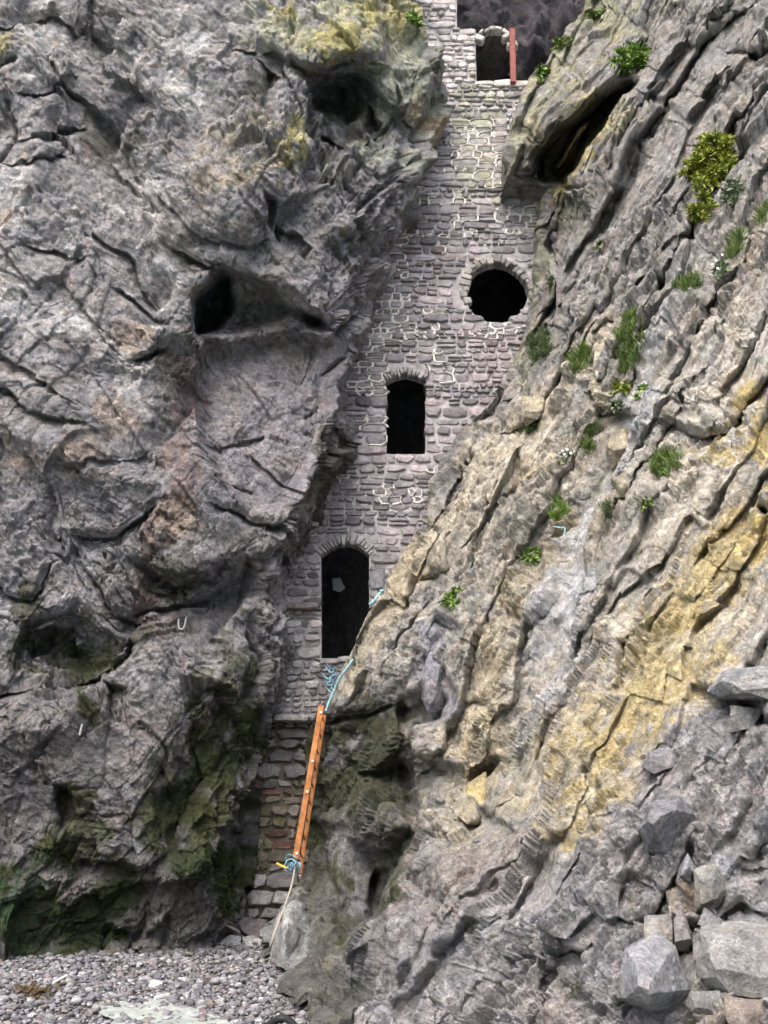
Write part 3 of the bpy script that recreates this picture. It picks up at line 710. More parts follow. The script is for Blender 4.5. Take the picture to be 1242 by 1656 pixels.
def surf(px_, py_, right=True):
    """point of the finished cliff surface seen at a pixel of the photograph"""
    PP, X_, Y_ = (RIGHT_P, RIGHT_PX, RIGHT_PY) if right else (LEFT_P, LEFT_PX, LEFT_PY)
    r = int(np.argmin(np.abs(Y_[:, 0] - py_))); c = int(np.argmin(np.abs(X_[r] - px_)))
    best = None
    r0, r1, c0, c1 = max(r - 14, 0), r + 15, max(c - 14, 0), c + 15
    sub = PP[r0:r1, c0:c1]; u, v = proj(sub)
    d = (u - px_) ** 2 + (v - py_) ** 2 + 3 * (sub[..., 1] - sub[..., 1].min())
    k = np.unravel_index(np.argmin(d), d.shape)
    return Vector([float(q) for q in sub[k]])
# ------------------------------------------------------------------ ROCK BEHIND THE WALL, INSIDE OF THE ROOMS
bx = np.linspace(-7, 9, 150); bz = np.linspace(12.0, 36, 190)
X, Z = np.meshgrid(bx, bz)
Yb = 20.8 + .5 * fbm(np.stack((X * .4, 0 * X, Z * .4), -1), 700, 3) - .06 * (Z - 18)
P = np.stack((X, Yb, Z), -1)
P[..., 1] -= facets(P, frame((.3, 0, 1), 1.3, .8, .8), 1.1, 31, .35, .45) + facets(P, frame((-.3, 0, 1), 1.3, .8, .8), .4, 32, .35, .45)
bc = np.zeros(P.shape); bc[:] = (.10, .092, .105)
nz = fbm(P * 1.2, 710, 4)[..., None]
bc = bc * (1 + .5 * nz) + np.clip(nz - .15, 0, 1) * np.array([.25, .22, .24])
o = np_mesh('back_cliff', P, grid_faces(*X.shape, flip=True), M_ROCK, bc)
tag(o, 'dark purplish rock face behind the top of the wall', kind='structure')
zt = atv(700, 215, 18).z
def room_mesh():
    bm = bmesh.new()
    x0, x1, y0, y1, z0, z1 = -4.6, 3.6, 18.37, 21.2, -.4, zt
    v = [bm.verts.new(p) for p in ((x0, y0, z0), (x1, y0, z0), (x1, y1, z0), (x0, y1, z0), (x0, y0, z1), (x1, y0, z1), (x1, y1, z1), (x0, y1, z1))]
    for f in ((0, 1, 2, 3), (7, 6, 5, 4), (1, 5, 6, 2), (2, 6, 7, 3), (0, 3, 7, 4)): bm.faces.new([v[i] for i in f])
    bmesh.ops.subdivide_edges(bm, edges=bm.edges[:], cuts=14, use_grid_fill=True)
    rnd = random.Random(3)
    for q in bm.verts:
        if q.co.y > y0 + .1: q.co += Vector([rnd.uniform(-.16, .16) for _ in range(3)])
    me = bpy.data.meshes.new('cave_interior'); bm.to_mesh(me); bm.free(); me.materials.append(M_DARK)
    return me
def shade_box_mesh():  # closed box added behind the top arch to keep its opening dark
    bm = bmesh.new(); a = atv(766, 142, 18.57); b_ = atv(827, 54, 18.57)
    x0, x1, y0, y1, z0, z1 = a.x, b_.x, 18.57, 20.4, a.z, b_.z
    v = [bm.verts.new(p) for p in ((x0, y0, z0), (x1, y0, z0), (x1, y1, z0), (x0, y1, z0), (x0, y0, z1), (x1, y0, z1), (x1, y1, z1), (x0, y1, z1))]
    for f in ((0, 1, 2, 3), (7, 6, 5, 4), (1, 5, 6, 2), (2, 6, 7, 3), (0, 3, 7, 4)): bm.faces.new([v[i] for i in f])
    bmesh.ops.subdivide_edges(bm, edges=bm.edges[:], cuts=8, use_grid_fill=True)
    rn = random.Random(8)
    for q in bm.verts:
        if q.co.y > y0 + .05: q.co += Vector([rn.uniform(-.07, .07) for _ in range(3)])
    me = bpy.data.meshes.new('arch_shade_box'); bm.to_mesh(me); bm.free(); me.materials.append(M_DARK)
    return me
o = link(bpy.data.objects.new('arch_shade_box', shade_box_mesh())); tag(o, 'closed dark box added behind the broken arch at the top', kind='structure')
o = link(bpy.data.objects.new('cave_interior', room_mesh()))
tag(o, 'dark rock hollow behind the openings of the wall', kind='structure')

# ------------------------------------------------------------------ THE STONE WALL
rnd = random.Random(11)
YW = 18.0
def XZ(px_, py_, Y_=YW): v = atv(px_, py_, Y_); return (v.x, v.z)
def poly_px(pts): return [XZ(*p) for p in pts]
def arch_loop(l, r, top, bot, rise, n=9):
    """pixel loop of an opening with a segmental head: sides l and r, head between top and top + rise"""
    out = [(l, bot), (r, bot)]
    for i in range(n):
        t = i / (n - 1); x = r + (l - r) * t
        out.append((x, top + rise * (2 * t - 1) ** 2 * 1.0))
    return out
DOOR = arch_loop(519, 597, 879, 1063, 20)
WIN = arch_loop(626, 687, 606, 732, 10)
RND = [(803 + 49 * math.cos(a), 473 + 48 * math.sin(a) if math.sin(a) < .97 else 473 + 47) for a in [i * math.pi / 14 for i in range(28)]]
def lp(loop): return [Vector(XZ(*p)) for p in loop]
L_DOOR, L_WIN, L_RND = lp(DOOR), lp(WIN), lp(RND)
def grow_loop(loop, d):
    c = sum(loop, Vector((0, 0))) / len(loop)
    return [p + (p - c).normalized() * d for p in loop]
def slab(name, outer, holes, yf, yb, mat, parent):
    bm = bmesh.new(); edges = []
    for lo in [outer] + holes:
        vs = [bm.verts.new((p[0], yf, p[1])) for p in lo]
        edges += [bm.edges.new((vs[i], vs[(i + 1) % len(vs)])) for i in range(len(vs))]
    bmesh.ops.triangle_fill(bm, use_beauty=True, use_dissolve=False, edges=edges)
    ff = bm.faces[:]
    r = bmesh.ops.extrude_face_region(bm, geom=ff)
    for q in r['geom']:
        if isinstance(q, bmesh.types.BMVert): q.co.y = yb
    bmesh.ops.recalc_face_normals(bm, faces=bm.faces[:])
    me = bpy.data.meshes.new(name); bm.to_mesh(me); bm.free(); me.materials.append(mat)
    return link(bpy.data.objects.new(name, me), parent)
wall = empty('stone_wall', (0, 0, 0))
tag(wall, 'tall rubble stone wall with a door, a window and a round opening closing the cleft', 'wall')
foot = empty('stone_wall', (0, 0, 0))
tag(foot, 'rough stained stone footing of uneven stones below the projecting pale ledge, beside the orange ladder', 'wall footing')
Z985 = XZ(500, 985)[1]; Z1168 = XZ(480, 1166)[1]
out_up = poly_px([(560, -300), (738, -300), (739, 46), (768, 50), (771, 134), (866, 136), (868, 296), (925, 330), (925, 560), (880, 720), (800, 860), (720, 985), (597, 985)]) + \
    [tuple(p + Vector((0, .02))) for p in L_DOOR[2:]] + poly_px([(519, 985), (380, 985), (420, 900), (560, 600), (600, 300), (620, 100)])
def ragged(loop, g=.035):
    c = sum(loop, Vector((0, 0))) / len(loop); out = []
    for i in range(len(loop)):
        a, b = loop[i], loop[(i + 1) % len(loop)]; n = max(1, int((b - a).length / .07))
        for q in range(n):
            p = a.lerp(b, q / n); d = p - c; d = Vector((math.copysign(1, d.x) * (abs(d.x) / (abs(d.x) + abs(d.y) * .5)), d.y / (abs(d.x) + abs(d.y)))); out.append(tuple(p + d * (g + rnd.uniform(-.012, .012))))
    return out
slab('mortar_core', out_up, [ragged(L_WIN), ragged(L_RND)], YW, YW + .30, M_MORTAR, wall)
slab('mortar_core', poly_px([(380, 985.5), (519, 985.5), (519, 1063), (597, 1063), (597, 985.5), (700, 985.5), (680, 1168), (380, 1168)]), [], YW + .10, YW + .34, M_MORTAR, wall)
M_FOOTM = plain('dark_bedding', (.17, .155, .12), .95, .4, 6, .05)
slab('mortar_core', poly_px([(360, 1168.6), (640, 1168.6), (600, 1560), (310, 1560)]), [], YW + .22, YW + .75, M_FOOTM, foot)

class Wob:
    def __init__(s, amp): s.a = [(rnd.uniform(.8, 3.2), rnd.uniform(0, 6.3), amp * rnd.uniform(.3, 1)) for _ in range(4)]
    def __call__(s, x): return sum(a * math.sin(f * x + p) for f, p, a in s.a)
STONES = []    # dicts: outline, yf, yb, col, kind, parent
def quad_outline(x0, x1, zb, zt_, gap, jit, n=10, power=.5):
    cx = (x0 + x1) / 2; out = []
    ph = rnd.uniform(0, .5)
    for i in range(n):
        a = 2 * math.pi * (i + ph) / n
        c_, s_ = math.cos(a), math.sin(a)
        u = math.copysign(abs(c_) ** power, c_); v = math.copysign(abs(s_) ** power, s_)
        x = cx + u * ((x1 - x0) / 2 - gap)
        b_, t_ = zb(x) + gap, zt_(x) - gap
        if t_ < b_ + .03: t_ = b_ + .03
        z = (b_ + t_) / 2 + v * (t_ - b_) / 2
        out.append((x + rnd.uniform(-jit, jit) * 1.6, z + rnd.uniform(-jit, jit)))
    return out
def crossing(loop, z):
    xs = []
    for i in range(len(loop)):
        a, b = loop[i], loop[(i + 1) % len(loop)]
        if (a.y > z) != (b.y > z): xs.append(a.x + (b.x - a.x) * (z - a.y) / (b.y - a.y))
    return (min(xs), max(xs)) if len(xs) > 1 else None
def pick(z, x, pyv, pxv):
    b = rnd.random(); v = rnd.uniform(.66, 1.3)
    if pyv < 140: c = (.62, .60, .57)
    elif pyv < 330: c = (.40, .395, .37) if pxv > 735 else (.37, .355, .35)
    elif pyv < 985: c = (.315, .30, .305)
    elif pyv < 1168: c = (.47, .455, .44)
    elif pyv < 1250: c = (.28, .265, .25)
    elif pyv < 1410: c = rnd.choice([(.26, .23, .17), (.30, .27, .20), (.20, .19, .11), (.26, .16, .13), (.32, .30, .26)])
    else: c = (.44, .43, .40)
    if pyv < 1168:
        if b < .18: c = tuple(.68 * q for q in c)
        elif b < .20: c = (c[0] * .85, c[1] * .89, c[2] * .97)
        elif b < .28: c = (c[0] * 1.25, c[1] * 1.2, c[2] * 1.15)
        if 640 < pxv < 715 and 370 < pyv < 480 and b > .75: c = (.28, .235, .22)
        if 735 < pxv < 810 and 130 < pyv < 330 and b > .5: c = (.39, .40, .31)
        if pxv > 770 and 540 < pyv < 700: c = (.28, .25, .245)
        if pyv > 990 and b > .72: c = (.5, .48, .46)
    return (c[0] * v * .84, c[1] * v * .82, c[2] * v * .86)
EL = lambda pyv: float(np.interp(pyv, [e[0] for e in EDGE_L], [e[1] for e in EDGE_L]))
ER = lambda pyv: float(np.interp(pyv, [e[0] for e in EDGE_R], [e[1] for e in EDGE_R]))
G_DOOR = grow_loop(L_DOOR, .0); G_WIN = L_WIN; G_RND = L_RND
zD0, zD1 = min(p.y for p in L_DOOR), max(p.y for p in L_DOOR)
RING = .24
def free_spans(z0, z1, xl, xr):
    cuts = []
    zm = (z0 + z1) / 2
    for loop, spring in ((L_DOOR, XZ(560, 899)[1]), (L_WIN, XZ(650, 618)[1]), (L_RND, XZ(803, 500)[1])):
        lo, hi = min(p.y for p in loop), max(p.y for p in loop)
        if loop is L_RND:
            c = Vector(XZ(803, 473)); R_ = (hi - lo) / 2 + .02
            if zm > spring:
                dz = zm - c.y; RR = R_ + .20
                if abs(dz) < RR: hw = math.sqrt(RR * RR - dz * dz); cuts.append((c.x - hw, c.x + hw))
            else:
                cr = crossing(loop, max(zm, lo + .02))
                if cr and zm > lo: cuts.append(cr)
        else:
            if zm > spring and zm < hi + RING:
                cr = (min(p.x for p in loop), max(p.x for p in loop))
                e = .10 if zm < hi + .05 else -.02
                cuts.append((cr[0] - e, cr[1] + e))
            elif lo < zm <= spring:
                cuts.append(crossing(loop, zm))
    spans = [(xl, xr)]
    for c0, c1 in cuts:
        ns = []
        for a, b in spans:
            if c1 <= a or c0 >= b: ns.append((a, b)); continue
            if c0 > a: ns.append((a, c0))
            if c1 < b: ns.append((c1, b))
        spans = ns
    return [(a, b, (any(abs(a - c[1]) < .01 for c in cuts)), any(abs(b - c[0]) < .01 for c in cuts)) for a, b in spans if b - a > .08]
z = XZ(430, 1512)[1]; prev = Wob(.02)
z_top = XZ(700, -130)[1]
prev_z = z
SNAP = [Z1168, Z985, XZ(700, 135)[1]]
while z < z_top:
    pm = proj((XZ(650, 800)[0], YW, z + .1))[1]
    pyv = float(pm)
    if pyv > 1410: h = rnd.uniform(.20, .32)
    elif pyv > 1250: h = rnd.uniform(.13, .22)
    elif pyv > 1168: h = rnd.uniform(.16, .28)
    elif pyv > 985: h = rnd.uniform(.085, .15)
    else: h = rnd.choice([rnd.uniform(.10, .15), rnd.uniform(.13, .20), rnd.uniform(.17, .24)])
    for sn in SNAP:
        if z < sn - .001 and z + h > sn - .07: h = sn - z
    z1 = z + h
    nxt = Wob(.0 if any(abs(z1 - sn) < 1e-4 for sn in SNAP) else .020)
    zb = (lambda q, w0=prev, b0=z: b0 + w0(q)); ztf = (lambda q, w0=nxt, b0=z1: b0 + w0(q))
    pyv = float(proj((XZ(650, 800)[0], YW, (z + z1) / 2))[1])
    lpx, rpx = EL(pyv) - 26, ER(pyv) + 22
    if pyv < 135: rpx = 770
    if pyv < 47: rpx = 738
    if 135 <= pyv < 300: rpx = min(rpx, 866)
    xl, xr = XZ(lpx, pyv)[0], XZ(rpx, pyv)[0]
    jitf = 1.0 if pyv < 1168 else 1.8
    for a, b, ja, jb in free_spans(z, z1, xl, xr):
        x = a; 
        while x < b - .02:
            wd = h * rnd.choice([.9, 1.2, 1.5, 1.7, 2.1, 2.6]) * rnd.uniform(.8, 1.2)
            wd = min(max(wd, .14), .58)
            if b - (x + wd) < .16: wd = b - x
            if b - x < .9 and wd > b - x: wd = b - x
            e0 = (ja and abs(x - a) < .001); e1 = (jb and abs(x + wd - b) < .01)
            pxv = float(proj((x + wd / 2, YW, z + h / 2))[0])
            g = rnd.uniform(.007, .020)
            o0, o1 = (rnd.uniform(-.03, .035) if e0 else 0), (rnd.uniform(-.03, .035) if e1 else 0)
            pr = rnd.uniform(.015, .07) * (1.3 if pyv > 1168 else 1)
            base = YW if pyv < 985 else (YW + .10 if pyv < 1168 else YW + .22)
            if 1168 < pyv < 1250: pr += rnd.uniform(0, .12)
            if pyv > 1410: pr += .12
            yb = base + (.24 if (e0 or e1) else .05)
            dat = dict(parent=(wall if pyv < 1168 else foot), yf=base - pr, yb=yb, col=pick(z, x, pyv, pxv), name='stone', j=jitf)
            if pyv < 1168 and h > .17 and wd < .5 and rnd.random() < .24 and not (e0 or e1):
                mid = rnd.uniform(.4, .6)
                zm_ = (lambda q, f0=zb, f1=ztf, m_=mid: f0(q) * (1 - m_) + f1(q) * m_)
                STONES.append(dict(dat, out=quad_outline(x, x + wd, zb, zm_, g, .006)))
                STONES.append(dict(dat, out=quad_outline(x, x + wd, zm_, ztf, g, .006), col=pick(z, x, pyv, pxv), yf=base - rnd.uniform(.03, .08)))
            else:
                STONES.append(dict(dat, out=quad_outline(x - o0, x + wd + o1, zb, ztf, g, .015 * jitf, rnd.choice([8, 9, 10, 11]), rnd.uniform(.45, .8))))
            x += wd
    z = z1; prev = nxt
# voussoirs round the heads of the openings
def voussoirs(loop_pts, length, n, tone, jag=.4):
    """loop_pts: polyline of the intrados, left to right"""
    pts = [Vector(p) for p in loop_pts]; seg = [(pts[i + 1] - pts[i]).length for i in range(len(pts) - 1)]; tot = sum(seg)
    def ev(s):
        for i, l in enumerate(seg):
            if s <= l or i == len(seg) - 1:
                t = s / l; p = pts[i].lerp(pts[i + 1], t); d = (pts[i + 1] - pts[i]).normalized(); return p, Vector((-d.y, d.x))
            s -= l
    ws = [rnd.uniform(.7, 1.3) for _ in range(n)]; k_ = tot / sum(ws); s = 0
    for w_ in ws:
        a, b = s + .006, s + w_ * k_ - .006; s += w_ * k_
        pa, na = ev(a); pb, nb = ev(b)
        mid = (pa + pb) / 2
        c_ = sum(pts, Vector((0, 0))) / len(pts); 
        ra = na; rb = nb
        dn = rnd.uniform(-.07, .05) * jag * 4 * .5; le = length * rnd.uniform(.5, 1.1)
        q = [pa + ra * dn, pb + rb * dn, pb + rb * le + (pb - pa) * .10, pa + ra * le - (pb - pa) * .10]
        out = []
        for i in range(4):
            A_, B_ = q[i], q[(i + 1) % 4]
            out += [tuple(A_.lerp(B_, .10)), tuple(A_.lerp(B_, .5) + Vector((rnd.uniform(-.006, .006), rnd.uniform(-.006, .006)))), tuple(A_.lerp(B_, .90))]
        v = rnd.uniform(.65, 1.25)
        STONES.append(dict(parent=wall, yf=YW - rnd.uniform(.03, .075), yb=YW + .14, col=tuple(t * v for t in tone), name='arch_stone', out=out, j=.6))
voussoirs(list(reversed(L_DOOR[2:])), .23, 15, (.315, .30, .30))
voussoirs(list(reversed(L_WIN[2:])), .18, 12, (.315, .30, .305))
c_r = Vector(XZ(803, 473)); r_r = Vector(XZ(803, 425)).y - c_r.y; r_x = XZ(851, 473)[0] - c_r.x
voussoirs([(c_r.x - r_x * math.cos(a), c_r.y + r_r * math.sin(a)) for a in [math.radians(-22 + 224 * i / 20) for i in range(21)]], .20, 21, (.29, .275, .265), .5)
# broken arch of pale stones at the top doorway
c_t = Vector(XZ(801, 80)); 
voussoirs([(XZ(774, 66)), (XZ(782, 55)), (XZ(794, 49)), (XZ(806, 49)), (XZ(816, 55)), (XZ(825, 66)), (XZ(829, 76))], .13, 9, (.50, .48, .45), 1.0)
for cx0, cy0, w0, h0 in ((783, 43, 14, 7), (800, 40, 12, 7)):
    a = XZ(cx0 - w0 / 2, cy0 + h0 / 2); b = XZ(cx0 + w0 / 2, cy0 - h0 / 2)
# sill and ledge stones
def single(x0, y0, x1, y1, yf, yb, col_, name='stone', parent=wall, n=12, jit=.012, pw=.35):
    a = XZ(x0, y1); b = XZ(x1, y0)
    STONES.append(dict(parent=parent, yf=yf, yb=yb, col=col_, name=name, out=quad_outline(a[0], b[0], lambda q: a[1], lambda q: b[1], .004, jit, n, pw), j=.7))
single(444, 1157, 500, 1168, YW - .16, YW + .3, (.5, .48, .45), 'ledge_stone')
single(500, 1158, 528, 1168, YW - .02, YW + .3, (.3, .28, .27), 'ledge_stone')
single(455, 976, 516, 986, YW - .13, YW + .2, (.24, .215, .21), 'ledge_stone')
single(552, 1061, 580, 1071, YW - .03, YW + .5, (.42, .41, .41), 'sill_stone')
single(519, 1064, 551, 1073, YW - .02, YW + .5, (.36, .34, .33), 'sill_stone')
single(768, 133, 800, 140, YW - .06, YW + .5, (.55, .54, .5), 'sill_stone'); single(800, 130, 832, 139, YW - .05, YW + .5, (.58, .57, .54), 'sill_stone'); single(832, 131, 862, 141, YW - .04, YW + .5, (.5, .48, .42), 'sill_stone')
# quoin-like blocks beside the door
single(597, 918, 622, 956, YW - .07, YW + .45, (.20, .20, .22), n=12)

def stone_mesh(s):
    o = s['out']; n = len(o); cx = sum(p[0] for p in o) / n; cz = sum(p[1] for p in o) / n
    area = 0
    for i in range(n): area += o[i][0] * o[(i + 1) % n][1] - o[(i + 1) % n][0] * o[i][1]
    if area < 0: o = o[::-1]
    j = s['j']; dep = s['yb'] - s['yf']; bev = min(.022, dep * .4)
    tx, tz = rnd.uniform(-.08, .08) * j, rnd.uniform(-.06, .16) * j
    V = []; 
    for x, z_ in o: V.append((x, s['yb'], z_))
    for x, z_ in o: V.append((x, s['yf'] + bev * rnd.uniform(.8, 1.5), z_))
    for x, z_ in o:
        f = rnd.uniform(.72, .86)
        X_, Z_ = cx + (x - cx) * f, cz + (z_ - cz) * f
        V.append((X_, s['yf'] + tx * (X_ - cx) + tz * (Z_ - cz) + rnd.uniform(-.007, .007) * j, Z_))
    V.append((cx + rnd.uniform(-.02, .02), s['yf'] - rnd.uniform(0, .014), cz))
    Fc = []
    for r in (0, 1):
        for i in range(n):
            k2 = (i + 1) % n
            Fc.append((r * n + i, r * n + k2, (r + 1) * n + k2, (r + 1) * n + i))
    for i in range(n): Fc.append((2 * n + i, 2 * n + (i + 1) % n, 3 * n))
    return V, Fc
for s in STONES:
    c = np.array(s['out']).mean(0); u, v = proj((c[0], YW, c[1]))
    o_ = np.array(s['out']); pxs, pys = proj(np.stack((o_[:, 0], 0 * o_[:, 0] + YW, o_[:, 1]), -1))
    vis = -10 < u < 1250 and -8 < v < 1660 and EL(v) - 4 < u < ER(v) + 4
    s['vis'] = (pxs.max() - pxs.min()) * (pys.max() - pys.min()) * (1 if vis else 0); s['c'] = (c, float(u), float(v))
def add_attr(me, cols):
    a = me.attributes.new('pigment', 'FLOAT_COLOR', 'POINT'); c = np.ones((len(cols), 4), np.float32); c[:, :3] = cols; a.data.foreach_set('color', c.ravel())
for par in (wall, foot):
    ss = sorted([s for s in STONES if s['parent'] is par], key=lambda s: -s['vis'])
    # arch, sill and ledge stones always stay single
    named = [s for s in ss if s['name'] != 'stone']; rest = [s for s in ss if s['name'] == 'stone' and s['vis'] > 0]; 
    top, low = rest[:296], rest[296:] + [s for s in ss if s['name'] == 'stone' and s['vis'] <= 0 and s['c'][2] > -60]
    for s in named + top:
        V, Fc = stone_mesh(s)
        o = mesh_obj(s['name'], V, Fc, M_ST, par); add_attr(o.data, [s['col']] * len(V))
    if low:
        VV, FF, CC = [], [], []
        for s in low:
            V, Fc = stone_mesh(s); b = len(VV); VV += V; FF += [tuple(b + i for i in f) for f in Fc]; CC += [s['col']] * len(V)
        o = mesh_obj('small_stones', VV, FF, M_ST, par); add_attr(o.data, CC); tag(o, kind='stuff')
# white repointing: raised lines of mortar round single stones
PATCH = [(775, 215, 40, 18, 1), (782, 255, 48, 16, 1), (780, 280, 40, 14, .9), (800, 290, 20, 10, .8), (850, 357, 26, 16, 1), (820, 345, 22, 10, .9), (750, 366, 15, 14, 1), (640, 365, 26, 16, .9), (632, 400, 22, 26, .9), (645, 430, 24, 14, .6),
         (640, 470, 26, 30, .55), (625, 500, 22, 26, .8), (640, 542, 70, 10, .6), (700, 515, 14, 12, .9), (600, 575, 22, 34, .9), (610, 545, 24, 12, .9), (798, 533, 40, 9, 1), (697, 773, 9, 9, 1), (627, 797, 17, 11, 1), (677, 797, 12, 10, 1),
         (590, 650, 24, 40, .5), (595, 705, 22, 26, .7), (700, 390, 30, 30, .35), (665, 250, 22, 60, .5), (650, 330, 40, 20, .3), (590, 620, 30, 20, .6), (555, 765, 12, 12, .7), (700, 300, 60, 60, .12), (690, 600, 40, 30, .3)]
def joint_ring(out, part, wdt):
    n = len(out); c = (sum(p[0] for p in out) / n, sum(p[1] for p in out) / n)
    V, Fc = [], []
    idx = [i for i in range(n + 1)]
    for i in part:
        x, z_ = out[i % n]; dx, dz = x - c[0], z_ - c[1]; l = math.hypot(dx, dz) + 1e-6
        e = wdt * rnd.uniform(.7, 1.5)
        V += [(x - dx / l * .004, YW - .045, z_ - dz / l * .004), (x + dx / l * e * .5, YW - .062, z_ + dz / l * e * .5), (x + dx / l * e, YW - .03, z_ + dz / l * e), (x + dx / l * e, YW + .01, z_ + dz / l * e)]
    for q in range(len(part) - 1):
        for r in range(3): Fc.append((4 * q + r, 4 * q + r + 1, 4 * q + 4 + r + 1, 4 * q + 4 + r))
    return V, Fc
for (x0, y0, rx, ry, pb) in PATCH:
    VV, FF = [], []
    for s in STONES:
        if s['parent'] is not wall or s['name'] != 'stone': continue
        _, u, v = s['c']
        if abs(u - x0) < rx and abs(v - y0) < ry + 4 and rnd.random() < max(pb, .15):
            n = len(s['out']); ln = n if rnd.random() < pb * .45 else rnd.randint(3, n - 2); st = rnd.randrange(n)
            V, Fc = joint_ring(s['out'], [st + i for i in range(ln + 1)], .038)
            b = len(VV); VV += V; FF += [tuple(b + i for i in f) for f in Fc]
    if VV: tag(mesh_obj('mortar_joint', VV, FF, M_WHITE, wall), 'bright white repointing between stones')

# ------------------------------------------------------------------ loose and projecting rocks
def smooth_noise(P, s): return fbm(np.asarray(P)[None], s, 4, .6)[0]
def polyrock(name, front, yc, back, colr, mat=None, cuts=5, rough=.02, seed=1, parent=None, rounded=0, shrink=.86):
    """front: (px, py, dY) corner points of the visible side; hull closed with a smaller back side"""
    if parent: yc = min(yc + .3, float(np.mean([surf(x, y).y for x, y, d in front if 0 < x < 1240 and y < 1650])) + .03)
    bm = bmesh.new(); pts = [atv(x, y, yc + d) for x, y, d in front]
    cx = sum(f[0] for f in front) / len(front); cy = sum(f[1] for f in front) / len(front)
    for x, y, d in front:
        if d > -.18: pts.append(atv(cx + (x - cx) * (shrink if rounded else .97), cy + (y - cy) * (shrink if rounded else .97), yc + back))
    for p in pts: bm.verts.new(p)
    r = bmesh.ops.convex_hull(bm, input=bm.verts[:])
    bmesh.ops.delete(bm, geom=list({g for g in r['geom_interior'] + r['geom_unused'] if isinstance(g, bmesh.types.BMVert)}), context='VERTS')
    if not rounded:
        rr_ = random.Random(seed); C0 = sum(pts[:len(front)], Vector()) / len(front); R0 = max((p - C0).length for p in pts[:len(front)])
        for _ in range(5):
            nn = Vector((rr_.uniform(-1, 1), rr_.uniform(-1.2, -.1), rr_.uniform(-1, 1))).normalized()
            far = max(nn.dot(v.co - C0) for v in bm.verts)
            bmesh.ops.bisect_plane(bm, geom=bm.verts[:] + bm.edges[:] + bm.faces[:], plane_co=C0 + nn * (far - R0 * rr_.uniform(.08, .22)), plane_no=nn, clear_outer=True)
            bmesh.ops.holes_fill(bm, edges=[e for e in bm.edges if e.is_boundary])
    size = max((pts[0] - p).length for p in pts)
    if rounded: bmesh.ops.bevel(bm, geom=bm.edges[:], offset=size * .012, segments=1, affect='EDGES', profile=.5)
    bmesh.ops.triangulate(bm, faces=bm.faces[:])
    for _ in range(cuts):
        es = [e for e in bm.edges if e.calc_length() > size * .035]
        if not es or len(bm.faces) > 9000: break
        bmesh.ops.subdivide_edges(bm, edges=es, cuts=1); bmesh.ops.triangulate(bm, faces=[f for f in bm.faces if len(f.verts) > 3])
    if rounded:
        for _ in range(rounded): bmesh.ops.smooth_vert(bm, verts=bm.verts[:], factor=.5, use_axis_x=True, use_axis_y=True, use_axis_z=True)
    bm.normal_update()
    Q = np.array([v.co[:] for v in bm.verts]); Nn = np.array([v.normal[:] for v in bm.verts])
    d = rough * size * (.35 * fbm(Q * (3.5 / size), seed, 6, .65)) + .16 * (chips(Q, frame((.3, .1, 1), 1.3, .9, .9), size * .3, seed + 3, .5, .5, .4) - size * .08) + .35 * (chips(Q, frame((-.3, .1, 1), 1.3, .9, .9), size * .06, seed + 4) - size * .01)
    Q = Q + Nn * d[:, None]
    for v, q in zip(bm.verts, Q): v.co = q
    me = bpy.data.meshes.new(name); bm.to_mesh(me); bm.free(); me.materials.append(M_ROCK)
    c = np.tile(np.array(colr, float), (len(Q), 1)); c *= (1 + .35 * fbm(Q * 5, seed + 9, 4, .6) + .3 * fbm(Q * 22, seed + 8, 3, .7))[:, None]
    add_attr(me, np.clip(c, .01, .8))
    return link(bpy.data.objects.new(name, me), parent)
BG = (.26, .26, .28); PG = (.40, .40, .40)
